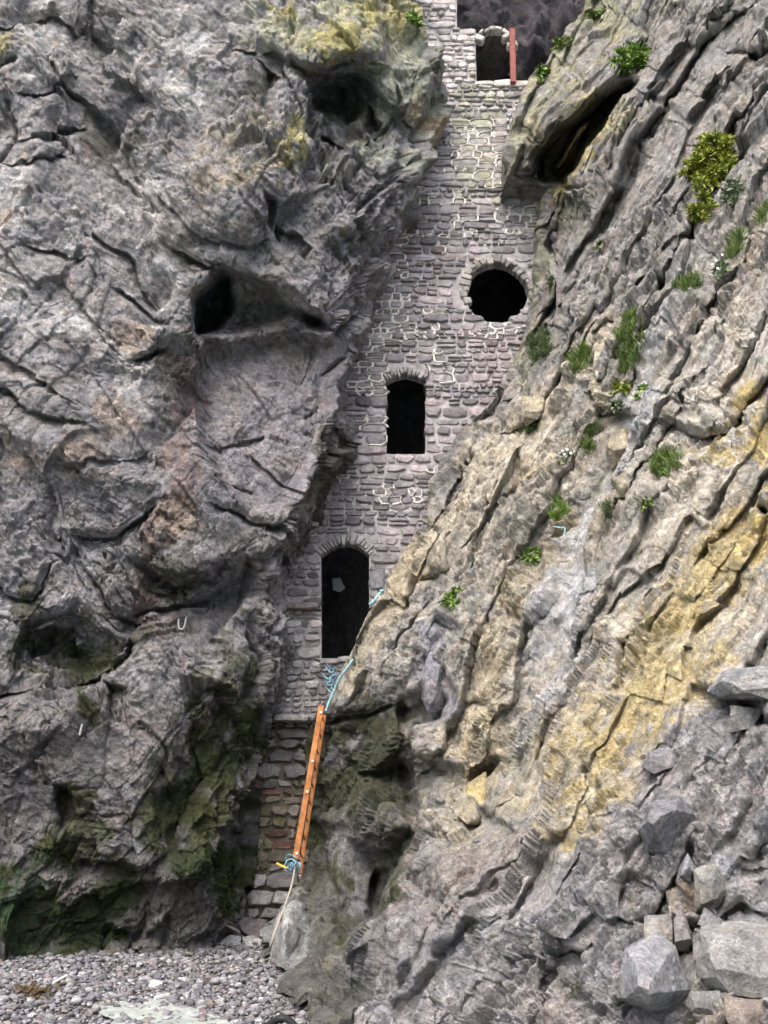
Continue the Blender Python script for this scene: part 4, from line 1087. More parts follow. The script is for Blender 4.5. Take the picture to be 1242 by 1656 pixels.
blocks = [
    ([(1030, 1345, 0), (1055, 1296, -.05), (1098, 1290, 0), (1120, 1318, .05), (1084, 1330, -.38), (1050, 1322, -.36), (1045, 1375, .05), (1086, 1392, .02), (1112, 1352, .05), (1066, 1330, -.42)], 7.75, .9, BG, .6),
    ([(1000, 1612, .1), (1012, 1535, 0), (1062, 1505, .05), (1090, 1530, .1), (1112, 1600, 0), (1100, 1640, .15), (1040, 1612, -.35), (1085, 1565, -.35), (1030, 1560, -.25), (1060, 1640, .1)], 6.85, 1.0, (.34, .345, .365), .6),
    ([(1118, 1520, 0), (1135, 1496, .3), (1200, 1494, .3), (1300, 1506, .1), (1300, 1618, -.1), (1220, 1612, -.15), (1140, 1598, -.1), (1122, 1570, -.05)], 6.62, 1.2, (.37, .36, .34), .5),
    ([(1118, 1605, 0), (1165, 1603, -.1), (1175, 1650, -.12), (1130, 1650, -.1), (1112, 1625, .05)], 6.6, .8, (.32, .315, .3), .6),
    ([(1170, 1612, 0), (1240, 1618, -.1), (1290, 1680, -.1), (1185, 1680, -.1)], 6.5, .9, (.34, .29, .25), .6),
    ([(1042, 1482, 0), (1084, 1480, 0), (1086, 1530, -.1), (1046, 1530, -.1)], 7.2, .8, (.36, .355, .34), .6),
    ([(1090, 1490, 0), (1104, 1470, .05), (1118, 1520, 0), (1112, 1540, 0), (1092, 1535, -.08)], 7.05, .6, (.27, .265, .26), .6),
    ([(1128, 1495, 0), (1140, 1470, .05), (1170, 1492, 0), (1150, 1505, -.1)], 7.0, .5, (.27, .265, .27), .6),
    ([(1145, 1118, .1), (1170, 1085, 0), (1250, 1075, -.2), (1330, 1090, -.2), (1330, 1160, .1), (1240, 1125, -.5), (1170, 1112, -.35), (1160, 1130, .1)], 8.3, 1.0, (.33, .33, .33), .7),
    ([(1180, 1140, 0), (1238, 1146, -.1), (1215, 1180, -.05), (1180, 1185, -.05)], 8.15, .7, (.28, .28, .285), .5),
    ([(1050, 1215, .05), (1082, 1206, 0), (1100, 1236, 0), (1090, 1262, .1), (1060, 1252, -.25), (1040, 1240, .1)], 8.55, .8, BG, .6),
    ([(1100, 1218, 0), (1145, 1215, 0), (1130, 1275, .05), (1100, 1262, 0)], 8.45, .7, (.24, .235, .24), .5),
    ([(676, 1100, .1), (700, 1042, 0), (730, 1050, .1), (735, 1078, .1), (715, 1145, 0), (702, 1166, .1), (682, 1130, .1), (705, 1090, -.3)], 14.75, 1.0, (.34, .335, .38), .6),
    ([(1100, 1400, .1), (1112, 1380, .05), (1128, 1410, .05), (1122, 1440, .1), (1095, 1420, .1), (1110, 1410, -.15)], 7.55, .6, (.38, .385, .41), .5),
    ([(844, 640, .1), (880, 645, .1), (876, 672, -.2), (850, 690, .1), (845, 668, -.2)], 15.2, .7, (.42, .385, .29), .6),
    ([(846, 750, .1), (890, 742, .1), (890, 765, -.25), (866, 790, .1), (850, 765, -.2), (846, 788, .1)], 15.05, .8, (.45, .40, .28), .6),
    ([(962, 560, .1), (1000, 542, .1), (1005, 585, -.1), (995, 612, 0), (960, 600, -.1)], 14.3, .9, (.45, .42, .32), .6),
    ([(960, 610, .1), (998, 615, 0), (1000, 645, -.2), (985, 668, .1), (962, 640, -.2)], 14.1, .9, (.45, .41, .31), .6),
    ([(985, 700, .1), (1020, 690, .1), (1018, 720, -.2), (990, 760, .1), (980, 730, -.15)], 13.5, .9, (.36, .32, .24), .6),
    ([(900, 430, .1), (925, 425, .1), (940, 480, 0), (900, 500, 0)], 16.4, .5, (.26, .25, .25), .6),
    ([(760, 1265, .1), (785, 1250, .1), (782, 1320, -.25), (745, 1335, -.2), (712, 1335, .1), (735, 1290, -.1), (730, 1350, .2)], 13.15, .9, (.42, .35, .19), .8),
    ([(1125, 1410, .1), (1160, 1395, 0), (1185, 1440, .05), (1165, 1470, .1), (1125, 1475, .1), (1150, 1440, -.2)], 7.3, .8, (.34, .33, .30), .7),
    ([(1075, 1440, .1), (1120, 1425, 0), (1130, 1465, -.05), (1085, 1485, .05)], 7.6, .7, (.34, .315, .27), .6),
]
for i, (fr, yc, bk, cc, rr) in enumerate(blocks):
    polyrock('rock_block', fr, yc, bk, cc, seed=50 + i * 7, rough=.045 * rr / .6, parent=RC)
LC = bpy.data.objects['left_cliff']
o = polyrock('boulder', [(437, 1560, 0), (436, 1520, 0), (448, 1480, 0), (475, 1455, .1), (495, 1462, .3), (498, 1500, .3), (485, 1560, .2), (470, 1598, 0), (448, 1580, 0), (460, 1510, -.35), (462, 1550, -.4)], 15.3, 1.9, (.33, .34, .34), rough=.03, seed=201, rounded=5, cuts=5)
tag(o, 'smooth rounded grey boulder beside the foot of the rope', 'boulder')
for fr, yc, cc, lab, nm in (
    ([(384, 1490, 0), (398, 1484, 0), (440, 1492, 0), (437, 1512, -.05), (420, 1518, -.1), (392, 1508, -.1)], 17.55, (.25, .225, .245), 'long low purplish boulder under the rough footing, above the two white stones', 'boulder'),
    ([(357, 1522, 0), (372, 1512, 0), (390, 1514, 0), (388, 1530, -.1), (366, 1530, -.1)], 17.1, (.62, .62, .62), 'white angular stone at the cleft foot, left one of the touching pair', 'stone'),
    ([(391, 1516, 0), (408, 1512, 0), (424, 1520, 0), (420, 1532, -.1), (398, 1530, -.1)], 17.1, (.60, .60, .61), 'white angular stone at the cleft foot, right one of the touching pair', 'stone'),
    ([(240, 1594, 0), (246, 1585, .1), (262, 1588, .1), (264, 1597, 0), (250, 1606, -.1), (240, 1604, -.1)], 13.9, (.85, .85, .85), 'bright white flat stone lying alone on the pebble beach', 'stone'),
    ([(288, 1582, 0), (302, 1580, 0), (304, 1587, -.05), (290, 1588, -.05)], 14.4, (.5, .5, .52), 'small pale grey cobble right of the bright white stone', 'stone'),
    ([(8, 1625, 0), (26, 1620, 0), (28, 1634, -.05), (10, 1636, -.05)], 12.7, (.27, .26, .24), 'rounded buff cobble at the left end of the beach', 'stone'),
    ([(425, 1528, 0), (434, 1526, 0), (436, 1536, -.05), (426, 1538, -.05)], 16.9, (.42, .4, .38), 'small pale stone between the white pair and the boulder', 'stone'),
    ([(376, 1492, 0), (382, 1488, 0), (386, 1506, 0), (378, 1508, -.05)], 17.4, (.4, .38, .36), 'small upright stone wedged left of the long purplish boulder', 'stone')):
    o = polyrock('boulder' if 'boulder' in lab else 'stone', fr, yc, .4, cc, seed=len(lab) % 7 + 210, rough=.02, rounded=1, cuts=3)
    tag(o, lab, nm)

# ------------------------------------------------------------------ BEACH, SEA
def beach_z(X, Y): return -.1 + (Y - 12) * .08 + .03 * np.sin(X * 1.3 + 1) + .015 * np.sin(Y * 2.3 + X)
gx = np.linspace(-9, 4, 200); gy = np.linspace(9.0, 20, 170)
X, Yg = np.meshgrid(gx, gy)
P = np.stack((X, Yg, beach_z(X, Yg) - .012), -1)
P[..., 2] += .02 * fbm(P * 4, 800, 4)
bc = np.zeros(P.shape); bc[:] = (.17, .165, .165); bc *= (1 + .5 * fbm(P * 10, 801, 3))[..., None]
o = np_mesh('beach', P, grid_faces(*X.shape), M_ROCK, bc); tag(o, 'shingle beach at the foot of the cleft', kind='structure')
M_SEABED = plain('wet_shingle', (.11, .108, .10), .8, .4, 3, .03)
o = mesh_obj('ground', [(-1500, -1500, -1.2), (1500, -1500, -1.2), (1500, 1500, -1.2), (-1500, 1500, -1.2)], [(0, 1, 2, 3)], M_SEABED); tag(o, kind='structure')
m, nt, b = mat_base('sea_water', .12, .5); b.inputs['Base Color'].default_value = (.05, .085, .08, 1)
tc = nt.nodes.new('ShaderNodeTexCoord').outputs['Object']; bumps(nt, b, [(noise(nt, tc, 1.6, 6), .12, .5)])
o = mesh_obj('sea', [(-1500, -1500, -.34), (1500, -1500, -.34), (1500, 60, -.34), (-1500, 60, -.34)], [(0, 1, 2, 3)], m); tag(o, 'sea off the beach', kind='structure')
# foam tongue
m, nt, b = mat_base('foam', .5, .4)
tc = nt.nodes.new('ShaderNodeTexCoord').outputs['Object']
nt.links.new(ramp(nt, noise(nt, tc, 5, 7, .7), [(.35, (.20, .235, .215)), (.5, (.28, .31, .29)), (.68, (.40, .43, .40))]), b.inputs['Base Color'])
bumps(nt, b, [(noise(nt, tc, 14, 6), .02, .6)])
FO = [(150, 1625), (178, 1614), (205, 1618), (222, 1630), (240, 1615), (262, 1612), (285, 1626), (310, 1628), (330, 1634), (350, 1640), (372, 1652), (392, 1668), (430, 1700), (430, 1760), (60, 1760), (140, 1690), (190, 1650), (160, 1640)]
xs = np.linspace(-4.5, -.8, 170); ys = np.linspace(10.4, 13.8, 150)
X, Yg = np.meshgrid(xs, ys); Zg = beach_z(X, Yg) + .026
u, v = proj(np.stack((X, Yg, Zg), -1)); nzz = fbm(np.stack((X, Yg, 0 * X), -1) * 5, 820, 4)
ins = inside(u + 14 * nzz, v + 9 * nzz, FO); Zg += .012 * nzz
fc = grid_faces(*X.shape); fl = ins.ravel(); fc = fc[fl[fc].all(1)]
o = np_mesh('sea_foam', np.stack((X, Yg, Zg), -1), fc, m, smooth=True); tag(o, 'pale green sea foam running up the shingle', kind='stuff')
# pebbles
def ico(sub):
    bm = bmesh.new(); bmesh.ops.create_icosphere(bm, subdivisions=sub, radius=1)
    V = np.array([v.co[:] for v in bm.verts]); Fc = np.array([[v.index for v in f.verts] for f in bm.faces]); bm.free(); return V, Fc
RG = np.random.default_rng(5)
def pebbles(n, sub, rmin, rmax, xr, yr, keep=None):
    V0, F0 = ico(sub)
    X = RG.uniform(*xr, n); Yp = RG.uniform(*yr, n); r = rmin + (rmax - rmin) * RG.random(n) ** 2.2
    u, v = proj(np.stack((X, Yp, beach_z(X, Yp)), -1)); k = (u > -40) & (u < 620) & (v < 1700)
    X, Yp, r = X[k], Yp[k], r[k]; n = len(X)
    Vv = np.repeat(V0[None], n, 0) * (1 + .22 * RG.standard_normal((n, len(V0), 1)) * .6)
    Vv *= r[:, None, None] * np.stack((RG.uniform(.8, 1.5, n), RG.uniform(.8, 1.2, n), RG.uniform(.45, .8, n)), -1)[:, None]
    tl = RG.uniform(-.5, .5, n); c, s = np.cos(tl)[:, None], np.sin(tl)[:, None]
    x, z_ = Vv[..., 0] * c - Vv[..., 2] * s, Vv[..., 0] * s + Vv[..., 2] * c; Vv = np.stack((x, Vv[..., 1], z_), -1)
    a = RG.uniform(0, 6.3, n); c, s = np.cos(a)[:, None], np.sin(a)[:, None]
    x, y = Vv[..., 0] * c - Vv[..., 1] * s, Vv[..., 0] * s + Vv[..., 1] * c
    lift = r * RG.uniform(.1, .55, n)
    Vv = np.stack((x + X[:, None], y + Yp[:, None], Vv[..., 2] + (beach_z(X, Yp) + lift)[:, None]), -1)
    Fv = (F0[None] + (np.arange(n) * len(V0))[:, None, None]).reshape(-1, 3)
    tones = np.array([(.22, .21, .225), (.30, .29, .30), (.17, .165, .175), (.38, .37, .37), (.24, .20, .20), (.13, .125, .13), (.30, .27, .23), (.5, .5, .5)])
    t = (.72, .74, .76) * tones[RG.choice(8, n, p=[.25, .2, .18, .13, .1, .06, .06, .02])] * RG.uniform(.85, 1.15, (n, 1))
    return Vv.reshape(-1, 3), Fv, np.repeat(t, len(V0), 0)
a = pebbles(16000, 1, .013, .034, (-7.2, .2), (11.4, 18.3)); b_ = pebbles(4500, 2, .026, .062, (-7.2, .2), (11.4, 18.2))
V = np.concatenate((a[0], b_[0])); Fc = np.concatenate((a[1], b_[1] + len(a[0]))); Cc = np.concatenate((a[2], b_[2]))
M_PEB = obj_rand_stone('pebble', None)
o = np_mesh('shingle', V, Fc, M_PEB, Cc, smooth=True, parent=None); tag(o, 'grey beach pebbles and shingle', kind='stuff')

# ------------------------------------------------------------------ ladder, ropes, ironwork
M_ORANGE = plain('faded_orange_paint', (.30, .125, .045), .85, .6, 5, .02)
M_RUST = plain('rusty_red_paint', (.22, .075, .065), .8, .3, 12, .01)
M_STEEL = plain('galvanised_steel', (.30, .31, .31), .5, .2, 20, .004); M_WOOD = plain('bare_wood', (.34, .28, .2), .85, .3, 16, .01)
M_BLUE = plain('blue_rope', (.09, .19, .28), .8, .35, 30, .01); M_CYAN = plain('pale_cyan_rope', (.22, .40, .46), .8, .3, 30, .01); M_GREYR = plain('weathered_rope', (.28, .26, .22), .9, .3, 30, .01)
M_YEL = plain('yellow_plastic', (.6, .42, .05), .6, .2, 12, .002); M_WHITEP = plain('white_plastic', (.75, .75, .74), .5, .1, 10, .002); M_BLACK = plain('black_rubber', (.018, .018, .02), .6, .2, 12, .002)
def bar(name, a, b, wx_, wy_, mat, parent=None):
    """squared bar between two points, wx_ wide across and wy_ deep, chamfered"""
    a, b = Vector(a), Vector(b); d = (b - a).normalized(); s1 = d.cross(Vector((0, 1, 0))).normalized(); s2 = s1.cross(d)
    ring = [(-1, -.8), (-.8, -1), (.8, -1), (1, -.8), (1, .8), (.8, 1), (-.8, 1), (-1, .8)]
    V = [p + s1 * (x * wx_ / 2) + s2 * (y * wy_ / 2) for p in (a, b) for x, y in ring]
    Fc = [(i, (i + 1) % 8, 8 + (i + 1) % 8, 8 + i) for i in range(8)] + [tuple(range(7, -1, -1)), tuple(range(8, 16))]
    return mesh_obj(name, V, Fc, mat, parent)
def tube(name, pts, r, mat, parent=None, seg=8, jit=0):
    pts = [Vector(p) for p in pts]; V, Fc = [], []
    # smooth the path
    for _ in range(2):
        q = [pts[0]]
        for a, b in zip(pts[:-1], pts[1:]): q += [a.lerp(b, .25), a.lerp(b, .75)]
        pts = q + [pts[-1]]
    up = Vector((.13, .9, .2))
    for i, p in enumerate(pts):
        d = (pts[min(i + 1, len(pts) - 1)] - pts[max(i - 1, 0)]).normalized(); s = d.cross(up).normalized(); t = s.cross(d)
        for k in range(seg):
            a = 2 * math.pi * k / seg; rr = r * (1 + (jit * math.sin(i * 1.9 + k * 1.6)))
            V.append(p + s * (math.cos(a) * rr) + t * (math.sin(a) * rr))
    for i in range(len(pts) - 1):
        for k in range(seg): Fc.append((i * seg + k, i * seg + (k + 1) % seg, (i + 1) * seg + (k + 1) % seg, (i + 1) * seg + k))
    Fc += [tuple(range(seg - 1, -1, -1)), tuple(range((len(pts) - 1) * seg, len(pts) * seg))]
    return mesh_obj(name, V, Fc, mat, parent, smooth=True)
lt, lb = atv(520, 1141, 16.35), atv(478, 1388, 16.1)
lad = empty('ladder', lb)
tag(lad, 'faded orange wooden ladder leaning up the cleft beside the rough footing, seen almost edge on', 'ladder')
bar('rail', lb, lt, .09, .045, M_ORANGE, lad)
rt, rb2 = atv(549, 1300, 17.45), atv(489, 1412, 17.05)
rt = lt + Vector((.035, .30, -.12)); rb2 = lb + Vector((.05, .30, -.22)); dd = (rt - rb2)
bar('rail', rb2, rb2 + dd * 1.0, .06, .045, M_ORANGE, lad)
for t in np.linspace(.08, .95, 9):
    p = lb.lerp(lt, t); q = rb2.lerp(rt, t + .01); tube('rung', [p, p.lerp(q, .5), q], .012, M_ORANGE, lad, 8)
for t in (.03, .42, .62, .95):
    p = lb.lerp(lt, t) + Vector((.01, -.035, 0)); bar('bolt', p + Vector((0, .02, 0)), p + Vector((0, -.012, .001)), .03, .03, M_WHITEP, lad)
def P_(x, y, Y_): return atv(x, y, Y_)
tag(tube('rope', [P_(478, 1392, 16.0), P_(474, 1425, 15.9), P_(466, 1450, 15.7), P_(457, 1475, 15.3), P_(447, 1500, 15.0), P_(438, 1528, 14.9), P_(436, 1538, 15.2)], .016, M_GREYR, jit=.2), 'thin weathered rope trailing from the ladder foot down past the rounded boulder', 'rope')
kn = empty('rope_tangle', P_(474, 1396, 16.0)); tag(kn, 'tangle of blue rope knotted round the foot of the orange ladder', 'rope')
for i in range(6):
    r2 = random.Random(i); c = P_(472 + r2.uniform(-6, 8), 1396 + r2.uniform(-8, 9), 15.98); pts = []
    a0 = r2.uniform(0, 6)
    for q in range(11):
        a = a0 + q * .62; pts.append(c + Vector((.085 * math.cos(a) * r2.uniform(.7, 1.2), .05 * math.sin(a * 1.7), .07 * math.sin(a) * r2.uniform(.7, 1.2))))
    tube('loop', pts, .009, M_BLUE if i % 3 else M_CYAN, kn, 6, .15)
tag(bar('stick', P_(447, 1396, 15.95), P_(464, 1404, 15.97), .03, .03, M_YEL), 'short yellow stick poking left from the blue rope tangle', 'stick')
tag(tube('rope', [P_(527, 1150, 16.3), P_(533, 1132, 16.3), P_(541, 1116, 16.3), P_(548, 1098, 16.2), P_(560, 1082, 16.1), P_(571, 1066, 16.1)], .02, M_CYAN, jit=.25), 'pale cyan rope running from the ladder top up to the door sill', 'rope')
cl = empty('rag', P_(534, 1104, 17.7)); tag(cl, 'blue netting bunched against the wall above the ladder top', 'netting')
for i in range(9):
    r2 = random.Random(40 + i); x, y = 536 + r2.uniform(-7, 9), 1080 + i * 5.2
    tube('strand', [P_(x - 8, y - 6, 17.8), P_(x, y + 5, 17.7), P_(x + 7, y - 3, 17.75), P_(x + 2, y + 9, 17.7)], .016, M_CYAN if i % 2 else M_BLUE, cl, 6, .2)
sA, sB = surf(600, 972), surf(612, 958)
tag(tube('rope', [sA + Vector((-.1, -.05, -.05)), sA + Vector((0, -.12, .02)), sB + Vector((0, -.1, 0)), sB + Vector((.08, -.05, .06)), sB + Vector((.02, -.12, .03))], .028, M_CYAN, jit=.3), 'frayed cyan rope end caught on the rock right of the tall door', 'rope')
sA = surf(905, 862)
tag(tube('rope', [sA + Vector((-.1, -.08, .06)), sA + Vector((0, -.14, .02)), sA + Vector((.07, -.1, .05)), sA + Vector((.05, -.14, -.06)), sA + Vector((-.01, -.1, -.17))], .011, M_CYAN, jit=.3), 'short blue rope loop caught below a green plant on the lichen slope', 'rope')
tag(bar('post', P_(830, 134, 17.85), P_(828, 48, 17.85), .125, .1, M_RUST), 'rusty red upright post beside the top archway', 'post')
sA = surf(297, 1010, False)
ub = empty('iron_staple', sA); tag(ub, 'steel u-shaped staple fixed in the grey cliff left of the wall', 'staple')
tube('bow', [sA + Vector((-.07, .05, .12)), sA + Vector((-.075, -.12, .06)), sA + Vector((-.06, -.14, -.09)), sA + Vector((0, -.15, -.13)), sA + Vector((.045, -.14, -.08)), sA + Vector((.05, -.12, .09)), sA + Vector((.05, .05, .14))], .017, M_STEEL, ub)
sA = surf(160, 874, False)
tag(tube('iron_ring', [sA + Vector((-.08, .02, .02)), sA + Vector((-.06, -.08, -.05)), sA + Vector((0, -.1, -.08)), sA + Vector((.07, -.08, -.03)), sA + Vector((.08, .02, .03))], .014, M_STEEL), 'small pale ring hanging on the left cliff', 'ring')
sA = surf(131, 1180, False); tag(bar('peg', sA + Vector((0, -.06, -.08)), sA + Vector((.03, -.08, .08)), .03, .03, M_STEEL), 'small white peg on the lower left cliff face', 'peg')
def bz(px_, py_, dz=.05):
    Y_ = 14.0
    for _ in range(12):
        p = atv(px_, py_, Y_); e = p.z - float(beach_z(p.x, p.y)); Y_ += e / .22
    p.z += dz; return p
tag(bar('stick', bz(86, 1596), bz(107, 1585), .03, .03, M_WHITEP), 'thin white stick lying on the shingle at left', 'stick')
tag(bar('stick', bz(250, 1621), bz(272, 1616), .035, .03, M_WHITEP), 'pale driftwood splinter below the bright white stone', 'driftwood')
tag(tube('driftwood', [bz(257, 1538), bz(259, 1531, .09), bz(265, 1527, .12), bz(271, 1530, .06)], .014, M_WOOD), 'bent tan twig arching against the left cliff foot', 'driftwood')
tag(tube('hose', [bz(428, 1668, .02), bz(441, 1659, .04), bz(455, 1656, .06), bz(468, 1658, .05), bz(480, 1668, .02)], .04, M_BLACK), 'curved black rubber hose at the bottom edge of the beach', 'hose')
# seaweed
M_WEED = plain('seaweed', (.085, .06, .03), .6, .4, 20, .01)
V, Fc = [], []
r2 = random.Random(9)
for i in range(160):
    c = bz(r2.gauss(52, 15), r2.gauss(1609, 7), .04); a = r2.uniform(0, 6.3); l = r2.uniform(.06, .16); d = Vector((math.cos(a), math.sin(a), r2.uniform(-.1, .3))) * l; s = Vector((-math.sin(a), math.cos(a), 0)) * .012
    b = len(V); V += [c - s, c + s, c + d * .5 + s * 1.4 + Vector((0, 0, .02)), c + d * .5 - s * 1.4 + Vector((0, 0, .02)), c + d]; Fc += [(b, b + 1, b + 2, b + 3), (b + 3, b + 2, b + 4)]
tag(mesh_obj('seaweed', V, Fc, M_WEED), 'brown seaweed clump on the pebbles at left', kind='stuff')
# flat pale grey patch inside the tall doorway
q = [P_(537, 936, 18.95), P_(550, 934, 18.95), P_(558, 951, 18.95), P_(549, 958, 18.95), P_(539, 954, 18.95)]
tag(mesh_obj('patch', q + [p + Vector((0, .03, 0)) for p in q], [(4, 3, 2, 1, 0), (5, 6, 7, 8, 9)] + [(i, (i + 1) % 5, 5 + (i + 1) % 5, 5 + i) for i in range(5)], plain('pale_grey', (.13, .16, .17), .7, .2, 5, .01)), 'pale grey slate inside the tall dark doorway', 'patch')

# ------------------------------------------------------------------ PLANTS
def leaf_mat(name, col_, tr=.25):
    m, nt, b = mat_base(name, .6, .3)
    tc = nt.nodes.new('ShaderNodeTexCoord').outputs['Object']
    nt.links.new(mul(nt, col_, ramp(nt, noise(nt, tc, 9, 4), [(.3, .55), (.5, 1.0), (.7, 1.5)])), b.inputs['Base Color'])
    b.inputs['Subsurface Weight'].default_value = 0
    return m
LM = dict(bright=leaf_mat('bright_leaf', (.14, .23, .045)), yel=leaf_mat('yellow_green_leaf', (.21, .25, .04)), grass=leaf_mat('grass_blade', (.14, .20, .06)), dull=leaf_mat('dull_leaf', (.10, .14, .06)), grey=leaf_mat('grey_green_leaf', (.17, .21, .13)))
M_STEM = plain('plant_stem', (.10, .08, .04), .8); M_FLOW = plain('white_petals', (.8, .8, .8), .6, .05)
def plant(name, px_, py_, w_, h_, kind, mk, label, cat, right=True, flowers=None, group=None):
    r2 = random.Random(int(px_ * 7 + py_)); base = surf(px_, py_, right); mpx = (base - Vector((0, 0, EYE))).length / F_
    root = empty(name, base); tag(root, label, cat, group)
    V, Fc = [], []; Vs, Fs = [], []
    area = w_ * h_
    ncl = max(4, int(area / 62)); 
    for _ in range(ncl):
        while True:
            a, b = r2.uniform(-1, 1), r2.uniform(-1, 1)
            if a * a + b * b < 1: break
        p0 = surf(px_ + a * w_ / 2 * .85 + (b * -.25) * w_ * .5, py_ + b * h_ / 2 * .85, right)
        if (p0 - base).length > max(w_, h_) * mpx * 1.1: continue
        p0.y += .02
        if kind == 'grass': nb, ln, wd = 34, r2.uniform(14, 24) * mpx, .9 * mpx
        elif kind == 'bush': nb, ln, wd = 26, r2.uniform(9, 15) * mpx, 2.0 * mpx
        else: nb, ln, wd = 16, r2.uniform(8, 13) * mpx, 2.3 * mpx
        ctr = p0 + Vector((r2.uniform(-.9, .9), -1, r2.uniform(-.3, 1.0))).normalized() * (ln * (r2.uniform(.5, 1.5) if kind == 'bush' else .3))
        if kind == 'bush':
            bq = len(Vs); sdx = Vector((.012, 0, 0)); Vs += [p0 - sdx, p0 + sdx, ctr + sdx * .5, ctr - sdx * .5]; Fs += [(bq, bq + 1, bq + 2, bq + 3)]
        for _ in range(nb):
            th = r2.uniform(0, 6.3); 
            if kind == 'grass': d = Vector((r2.gauss(0, .45), -abs(r2.gauss(.45, .35)), r2.uniform(.4, 1.2))).normalized(); st = p0 + Vector((r2.gauss(0, 3 * mpx), 0, r2.gauss(0, 2 * mpx)))
            else: d = Vector((r2.gauss(0, 1), -abs(r2.gauss(.6, .7)), r2.gauss(.35, .8))).normalized(); st = ctr if kind == 'bush' else p0
            l = ln * r2.uniform(.55, 1.15); sd = d.cross(Vector((r2.uniform(-1, 1), r2.uniform(-1, 1), r2.uniform(-1, 1)))).normalized() * wd * r2.uniform(.7, 1.2)
            if kind != 'grass': st = st + d * l * .15
            droop = Vector((0, 0, -l * r2.uniform(.05, .4)))
            m1 = st + d * l * .5 + droop * .15; e = st + d * l + droop
            f = .35 if kind == 'grass' else .25
            b = len(V); V += [st - sd * f, st + sd * f, m1 + sd * (.8 if kind == 'grass' else 1), m1 - sd * (.8 if kind == 'grass' else 1), e]
            Fc += [(b, b + 1, b + 2, b + 3), (b + 3, b + 2, b + 4)]
        if kind == 'grass' and r2.random() < .35: pass
    tag(mesh_obj('foliage', V, Fc, LM[mk], root), kind='stuff')
    if Vs: tag(mesh_obj('stem', Vs, Fs, M_STEM, root), kind='stuff')
    if flowers:
        for (fx, fy) in flowers:
            p = surf(fx, fy, right) + Vector((0, -.08, 0)); FV, FF = [p + Vector((0, -.012, 0))], []
            rr = 3.1 * mpx
            for i in range(10):
                a = i * math.pi / 5; q = rr * (1 if i % 2 == 0 else .55); FV.append(p + Vector((q * math.cos(a), 0, q * math.sin(a))))
            FV.append(p + Vector((0, .02, 0)))
            for i in range(10): FF += [(0, 1 + i, 1 + (i + 1) % 10), (11, 1 + (i + 1) % 10, 1 + i)]
            mesh_obj('flower', FV, FF, M_FLOW, root)
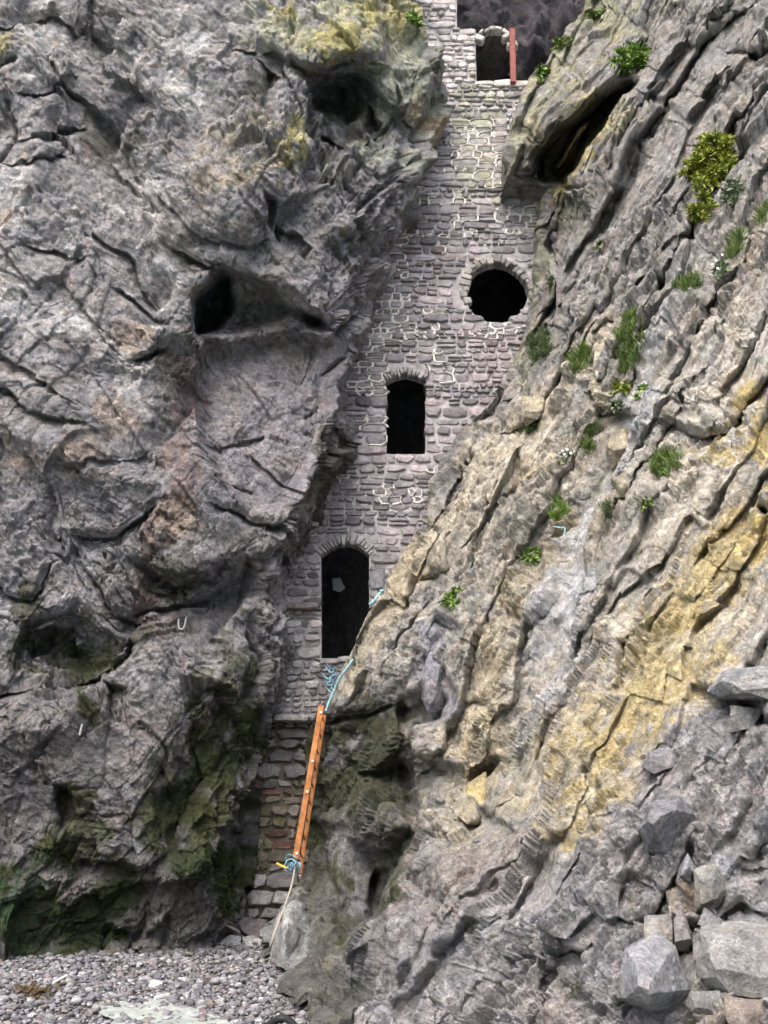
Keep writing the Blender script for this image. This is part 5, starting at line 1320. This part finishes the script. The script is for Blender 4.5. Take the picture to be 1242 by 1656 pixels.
plants = [
 ('shrub', 1145, 275, 78, 90, 'bush', 'yel', 'largest yellow-green bush on the upper right slope', 'shrub'),
 ('shrub', 1136, 350, 32, 48, 'bush', 'yel', 'small yellow-green bush hanging just under the largest bush', 'shrub'),
 ('shrub', 1183, 325, 36, 36, 'bush', 'grey', 'grey-green cushion plant touching the largest bush at lower right', 'plant'),
 ('grass_tuft', 1020, 555, 46, 120, 'grass', 'grass', 'tallest column of green grass in a joint of the right cliff', 'grass tuft'),
 ('rock_plant', 1002, 625, 34, 22, 'leafy', 'yel', 'yellowish leafy plant at the foot of the tall grass column', 'plant'),
 ('rock_plant', 1041, 636, 26, 28, 'leafy', 'bright', 'bright green leafy plant right of the yellowish plant below the tall grass', 'plant'),
 ('rock_plant', 1001, 655, 22, 22, 'leafy', 'grey', 'dark grey-green tuft under the yellowish leafy plant', 'plant'),
 ('grass_tuft', 1020, 106, 62, 36, 'bush', 'bright', 'bright green cushion above the dark cleft near the leaning block', 'plant'),
 ('rock_plant', 875, 124, 22, 34, 'leafy', 'bright', 'small green plant on the top edge of the leaning block', 'plant'),
 ('rock_plant', 968, 24, 22, 22, 'leafy', 'grass', 'small green plant on the lichened crest at the top', 'plant'),
 ('rock_plant', 906, 70, 22, 26, 'leafy', 'grass', 'pale green plant on the crest beside the dark back rock', 'plant'),
 ('grass_tuft', 874, 562, 40, 60, 'grass', 'dull', 'dull green hanging tuft right of the wall below the round opening', 'grass tuft'),
 ('grass_tuft', 938, 585, 46, 50, 'grass', 'grass', 'slanting strip of grass between two dull grey beds', 'grass tuft'),
 ('grass_tuft', 860, 684, 42, 36, 'grass', 'grass', 'grass tuft above the cream angular blocks', 'grass tuft'),
 ('grass_tuft', 955, 708, 26, 60, 'grass', 'grass', 'narrow upright grass tuft on cream rock in the middle of the slope', 'grass tuft'),
 ('grass_tuft', 1078, 752, 50, 56, 'grass', 'grass', 'loose grass tuft on the pale slab between the grey channel and the white lichen', 'grass tuft'),
 ('rock_plant', 1040, 812, 22, 22, 'leafy', 'grass', 'tiny green plant below the loose grass tuft', 'plant'),
 ('grass_tuft', 905, 828, 24, 46, 'grass', 'bright', 'green tuft just above the blue rope loop', 'grass tuft'),
 ('rock_plant', 860, 897, 36, 24, 'leafy', 'bright', 'bright flat plant left of the blue rope loop', 'plant'),
 ('rock_plant', 738, 966, 34, 32, 'leafy', 'bright', 'bright green rosette lowest on the slope, right of the tall door', 'plant'),
 ('grass_tuft', 1112, 462, 40, 32, 'grass', 'grass', 'grass tuft at the foot of the pale smooth channel', 'grass tuft'),
 ('grass_tuft', 1192, 398, 28, 46, 'grass', 'grass', 'grass tuft on the right edge above the white flowers', 'grass tuft'),
 ('rock_plant', 1164, 438, 22, 40, 'leafy', 'grey', 'grey-green plant with small white flowers near the right edge', 'plant'),
 ('rock_plant', 914, 738, 20, 30, 'leafy', 'grey', 'grey-green plant with white flowers on the cream rock', 'plant'),
 ('grass_tuft', 984, 830, 18, 30, 'grass', 'dull', 'sparse dull tuft beside the smooth grey channel', 'grass tuft'),
 ('grass_tuft', 1236, 350, 16, 34, 'grass', 'grass', 'grass tuft cut by the right frame edge', 'grass tuft'),
 ('rock_plant', 968, 402, 14, 24, 'leafy', 'dull', 'tiny dull plant alone on the grey bed above the grass column', 'plant'),
 ('rock_plant', 893, 460, 12, 20, 'leafy', 'dull', 'tiny dull plant right of the round opening', 'plant'),
]
FL = {1164: [(1155, 425), (1162, 431), (1158, 438), (1168, 420), (1150, 434)], 914: [(908, 733), (916, 731), (921, 736), (912, 738)]}
for p in plants: plant(*p, flowers=FL.get(p[1]))
plant('rock_plant', 671, 30, 18, 40, 'leafy', 'bright', 'green plant clinging to the yellow lichened left cliff top', 'plant', right=False)
